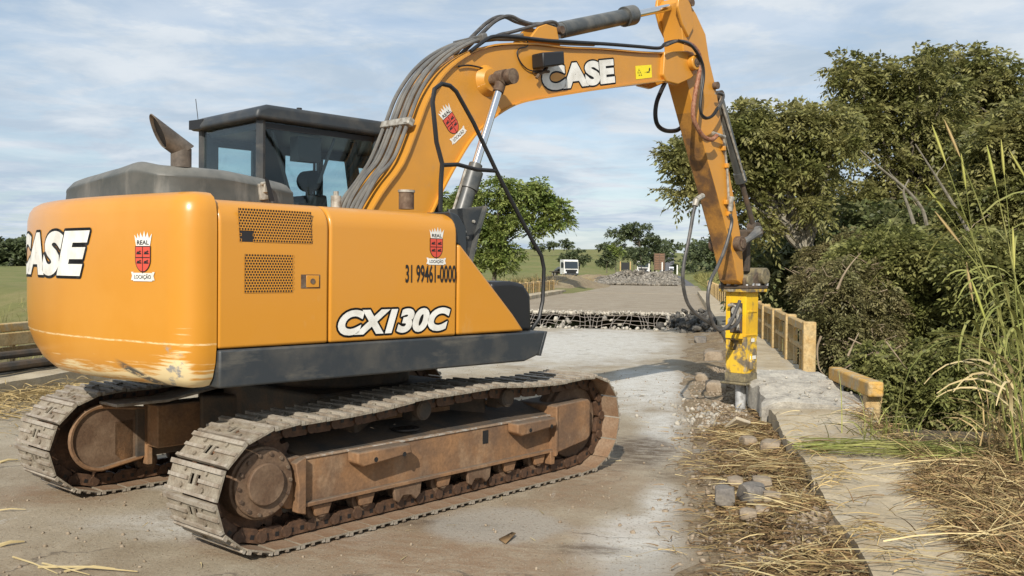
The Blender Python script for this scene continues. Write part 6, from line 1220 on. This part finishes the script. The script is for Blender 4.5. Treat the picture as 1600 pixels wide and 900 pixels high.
stone((*SP[2][:2], .14), .06, (1, 1, .9), 'stone', 'beige stone touching the walkway face, right of the dark cobbles', 3)
stone((SP[3][0]-.4, SP[3][1], .10), .085, (1.1, .8, .7), 'stone', 'pale angular stone block nearest below the breaker tip', 4, .3)
stone((SP[4][0]-.55, SP[4][1]-.02, .12), .10, (1.3, .9, .5), 'stone', 'large beige stone slab by the kerb below the breaker', 5, -.2)
stone((*SP[5][:2], .15), .09, (1.2, .8, .6), 'greystone', 'greyish stone sunk in straw against the walkway', 6)
stone((*SP[6][:2], .11), .055, (1.2, 1, .6), 'stone', 'flat beige stone in front of the left cobble', 7)
stone((*SP[7][:2], .12), .05, (1.2, 1, .6), 'stone', 'flat beige stone in front of the right cobble', 8)
stone((*SP[9][:2], .09), .06, (1.5, 1, .5), 'stone', 'flat tan stone half buried behind the left cobble', 9)
stone((*SP[10][:2], .13), .07, (1.5, 1, .5), 'stone', 'flat tan stone half buried behind the right cobble', 10)
sl = [(8.360,1.205,0.050),(9.006,1.103,0.050),(8.741,1.013,0.050)]; m = MB(); m.box((sl[1][0], sl[1][1], .10), (.22, .16, .035), Matrix.Rotation(.7, 3, 'Y') @ Matrix.Rotation(.5, 3, 'Z')); o = m.build('stone_shard', M_['walk'], None, frame=FB, bevel=.008); tag(o, 'thin pale stone shard propped up below the breaker', 'stone shard')
for k, (q, sz) in enumerate((((12.2, 1.2), .16), ((13.4, 1.35), .13), ((16.5, 1.1), .2), ((9.0, -.18), .08), ((7.55, -.13), .07), ((20.6, 1.25), .16))):
    stone((q[0], q[1], float(top_z(np.array(q[0]), np.array(q[1])))+sz*.4), sz, (1.2, .9, .6), 'stone' if k < 4 else 'greystone', ['tan rock on the gutter earth just behind the breaker', 'small tan rock farther behind the breaker on the gutter earth', 'flat pale rock on the gutter earth halfway to the hole', 'small rock at the outer corner of the walkway slab', 'small grey rock on the verge at the walkway edge', 'grey rock on the gutter earth close to the hole'][k], 60+k)

# ------------------------------------------------------------------ traffic waiting beyond the heap
M_['truckwhite'] = mat('white_truck_paint', (.72, .72, .70), .4, coat=.2, var=(.60, .58, .54), scale=2); M_['tglass'] = mat('dark_windscreen', (.03, .04, .05), .15); M_['tyre'] = mat('tyre_rubber', (.02, .02, .02), .8); M_['cargo'] = mat('brown_cargo_boards', (.15, .085, .05), .8, var=(.22, .13, .08), scale=3); M_['lampglass'] = mat('headlamp_lens', (.7, .72, .74), .2)
def truck(x, y, th, label, body, scale=1.0, z=0.0):
    fm = FB @ Matrix.Translation((x, y, z)) @ Matrix.Rotation(th, 4, 'Z') @ Matrix.Scale(scale, 4); root = empty('truck', fm, label, 'truck')    # +x is the nose
    m = MB(); m.prism([(0, .55), (2.0, .55), (2.05, 1.4), (1.85, 2.75), (1.7, 2.85), (0, 2.85)], -1.2, 1.2); cb = m.build('cab', M_['truckwhite'], root, bevel=.06)
    m = MB(); m.prism([(2.075, 1.45), (2.085, 1.45), (1.91, 2.55), (1.90, 2.55)], -1.08, 1.08); m.build('windscreen', M_['tglass'], cb)
    for s in (-1, 1):
        m = MB(); m.prism([(.5, 1.55), (1.75, 1.55), (1.62, 2.45), (.5, 2.45)], s*1.205, s*1.215); m.build('side_window', M_['tglass'], cb)
        m = MB(); m.bx(2.05, 2.10, s*.95-.16, s*.95+.16, .75, .98); m.build('headlight', M_['lampglass'], cb)
        m = MB(); m.box((1.95, s*1.38, 2.1), (.1, .22, .5)); m.build('mirror', M_['black'], cb)
        for wx in (.95, -2.6, -4.0): m = MB(); m.cyl((wx, s*.85, .5), (wx, s*1.15, .5), .5, 20); w = m.build('wheel', M_['tyre'], root); m = MB(); m.cyl((wx, s*1.151, .5), (wx, s*1.17, .5), .26, 14); m.build('rim', M_['galv'], w)
    m = MB(); m.bx(2.02, 2.16, -1.15, 1.15, .42, .70); m.build('bumper', M_['dark'], root, bevel=.03); m = MB(); m.bx(2.06, 2.075, -.95, .95, .72, 1.3); m.build('radiator_grille', M_['black'], cb)
    m = MB(); m.bx(-5.6, -.1, -.45, .45, .6, .85); m.build('chassis', M_['under'], root)
    if body == 'flat':
        m = MB(); m.bx(-5.6, -.2, -1.2, 1.2, .86, 1.0); fl_ = m.build('flat_bed', M_['under'], root)
        for k in range(4): m = MB(); m.box((-1.0-k*1.2, .2*k-.4, 1.25), (1.3, 1.6, .4), Matrix.Rotation(.3*k-.4, 3, 'X')); m.build('load', M_['cyl'], fl_, bevel=.05)
    else:
        m = MB(); m.bx(-6.0, -.2, -1.25, 1.25, .9, 3.3); cg = m.build('cargo_body', M_['cargo'], root)
        for k in range(6): m = MB(); m.bx(-6.05, -.15, -1.29, 1.29, 1.0+k*.4, 1.08+k*.4); m.build('side_board', M_['cargo'], cg)
        for k in range(7): m = MB(); m.bx(-6.0+k*.95, -5.9+k*.95, -1.32, 1.32, .9, 3.4); m.build('stake', M_['palebark'], cg)
    return root
TPOS = [(190.281,24.525,0.100),(359.989,15.819,0.100),(375.384,10.956,0.100)]
tl = [(8.002,138.000,0.325)][0]; v = FB.inverted() @ Vector(tl); truck(v.x, v.y, math.pi+.45, 'white truck with dark windscreen parked off the road at the left beyond the bridge', 'flat', .92, v.z+.0)
tl = [(22.936,165.000,0.892)][0]; v = FB.inverted() @ Vector(tl); truck(v.x, v.y, math.pi-.05, 'white lorry cab facing the bridge just behind the rubble heap', 'flat', .85, v.z-.1)
tl = [(26.697,172.000,0.892)][0]; v = FB.inverted() @ Vector(tl); c_ = empty('cargo_truck', FB @ Matrix.Translation((v.x, v.y, v.z)), 'tall brown board sided cargo truck body right of the white lorry cab', 'truck')
m = MB(); m.bx(0, 6, -.95, .95, .7, 3.7); cg = m.build('cargo_body', M_['cargo'], c_)
for k in range(7): m = MB(); m.bx(-.04, 6.04, -.99, .99, .8+k*.42, .88+k*.42); m.build('side_board', M_['rust'], cg)
for yy in (-.9, 0, .9): m = MB(); m.bx(-.06, -.0, yy-.07, yy+.07, .7, 3.8); m.build('stake', M_['rust'], cg)
for s in (-1, 1): m = MB(); m.cyl((1, s*.7, .5), (1, s*.95, .5), .5, 18); m.build('wheel', M_['tyre'], c_)
q = [(50.404,300.000,1.235)][0]; v = Vector(q); cr_ = empty('car', Matrix.Translation(v) @ Matrix.Rotation(-math.pi/2-.17, 4, 'Z'), 'small dark car coming down the far road', 'car')
m = MB(); m.prism([(-2, .3), (2, .3), (2.05, .8), (1.2, .95), (.5, 1.45), (-1.2, 1.45), (-2, 1.0)], -.85, .85); cb = m.build('body', M_['dark'], cr_, bevel=.08)
m = MB(); m.prism([(1.22, .98), (.55, 1.42), (.57, 1.44), (1.25, .99)], -.7, .7); m.build('windscreen', M_['lampglass'], cb)
for s in (-1, 1):
    m = MB(); m.bx(2.03, 2.08, s*.6-.15, s*.6+.15, .6, .78); m.build('headlight', M_['lampglass'], cb)
    for wx in (-1.3, 1.3): m = MB(); m.cyl((wx, s*.7, .32), (wx, s*.9, .32), .32, 14); m.build('wheel', M_['tyre'], cr_)
for k, (q, h) in enumerate((([(17.327,120.000,1.247)][0], 1.15), ([(18.674,118.000,1.111)][0], 1.45), ([(20.897,120.000,1.042)][0], 1.2), ([(30.158,112.000,2.024)][0], 1.2))):
    m = MB(); m.bx(-.07, .07, -.05, .05, 0, h); o = m.build('marker_post', M_['white'], None, frame=Matrix.Translation(q)); tag(o, ['white post in front of the lorry cab behind the rubble heap', 'white post between the rubble heap and the cargo truck', 'white post at the right edge of the far road', 'thin white post alone in the grass on the right'][k], 'post', 'white roadside posts')
q = [(15.280,128.000,1.364)][0]; bo = empty('barrier', Matrix.Translation(q), 'dark barrier board between two pale posts left of the rubble heap', 'barrier')
m = MB(); m.bx(-.55, .55, -.03, .03, .2, 1.2); m.build('board', M_['black'], bo)
for s in (-1, 1): m = MB(); m.bx(s*.68-.07, s*.68+.07, -.06, .06, 0, 1.35); m.build('post', M_['lime'], bo)
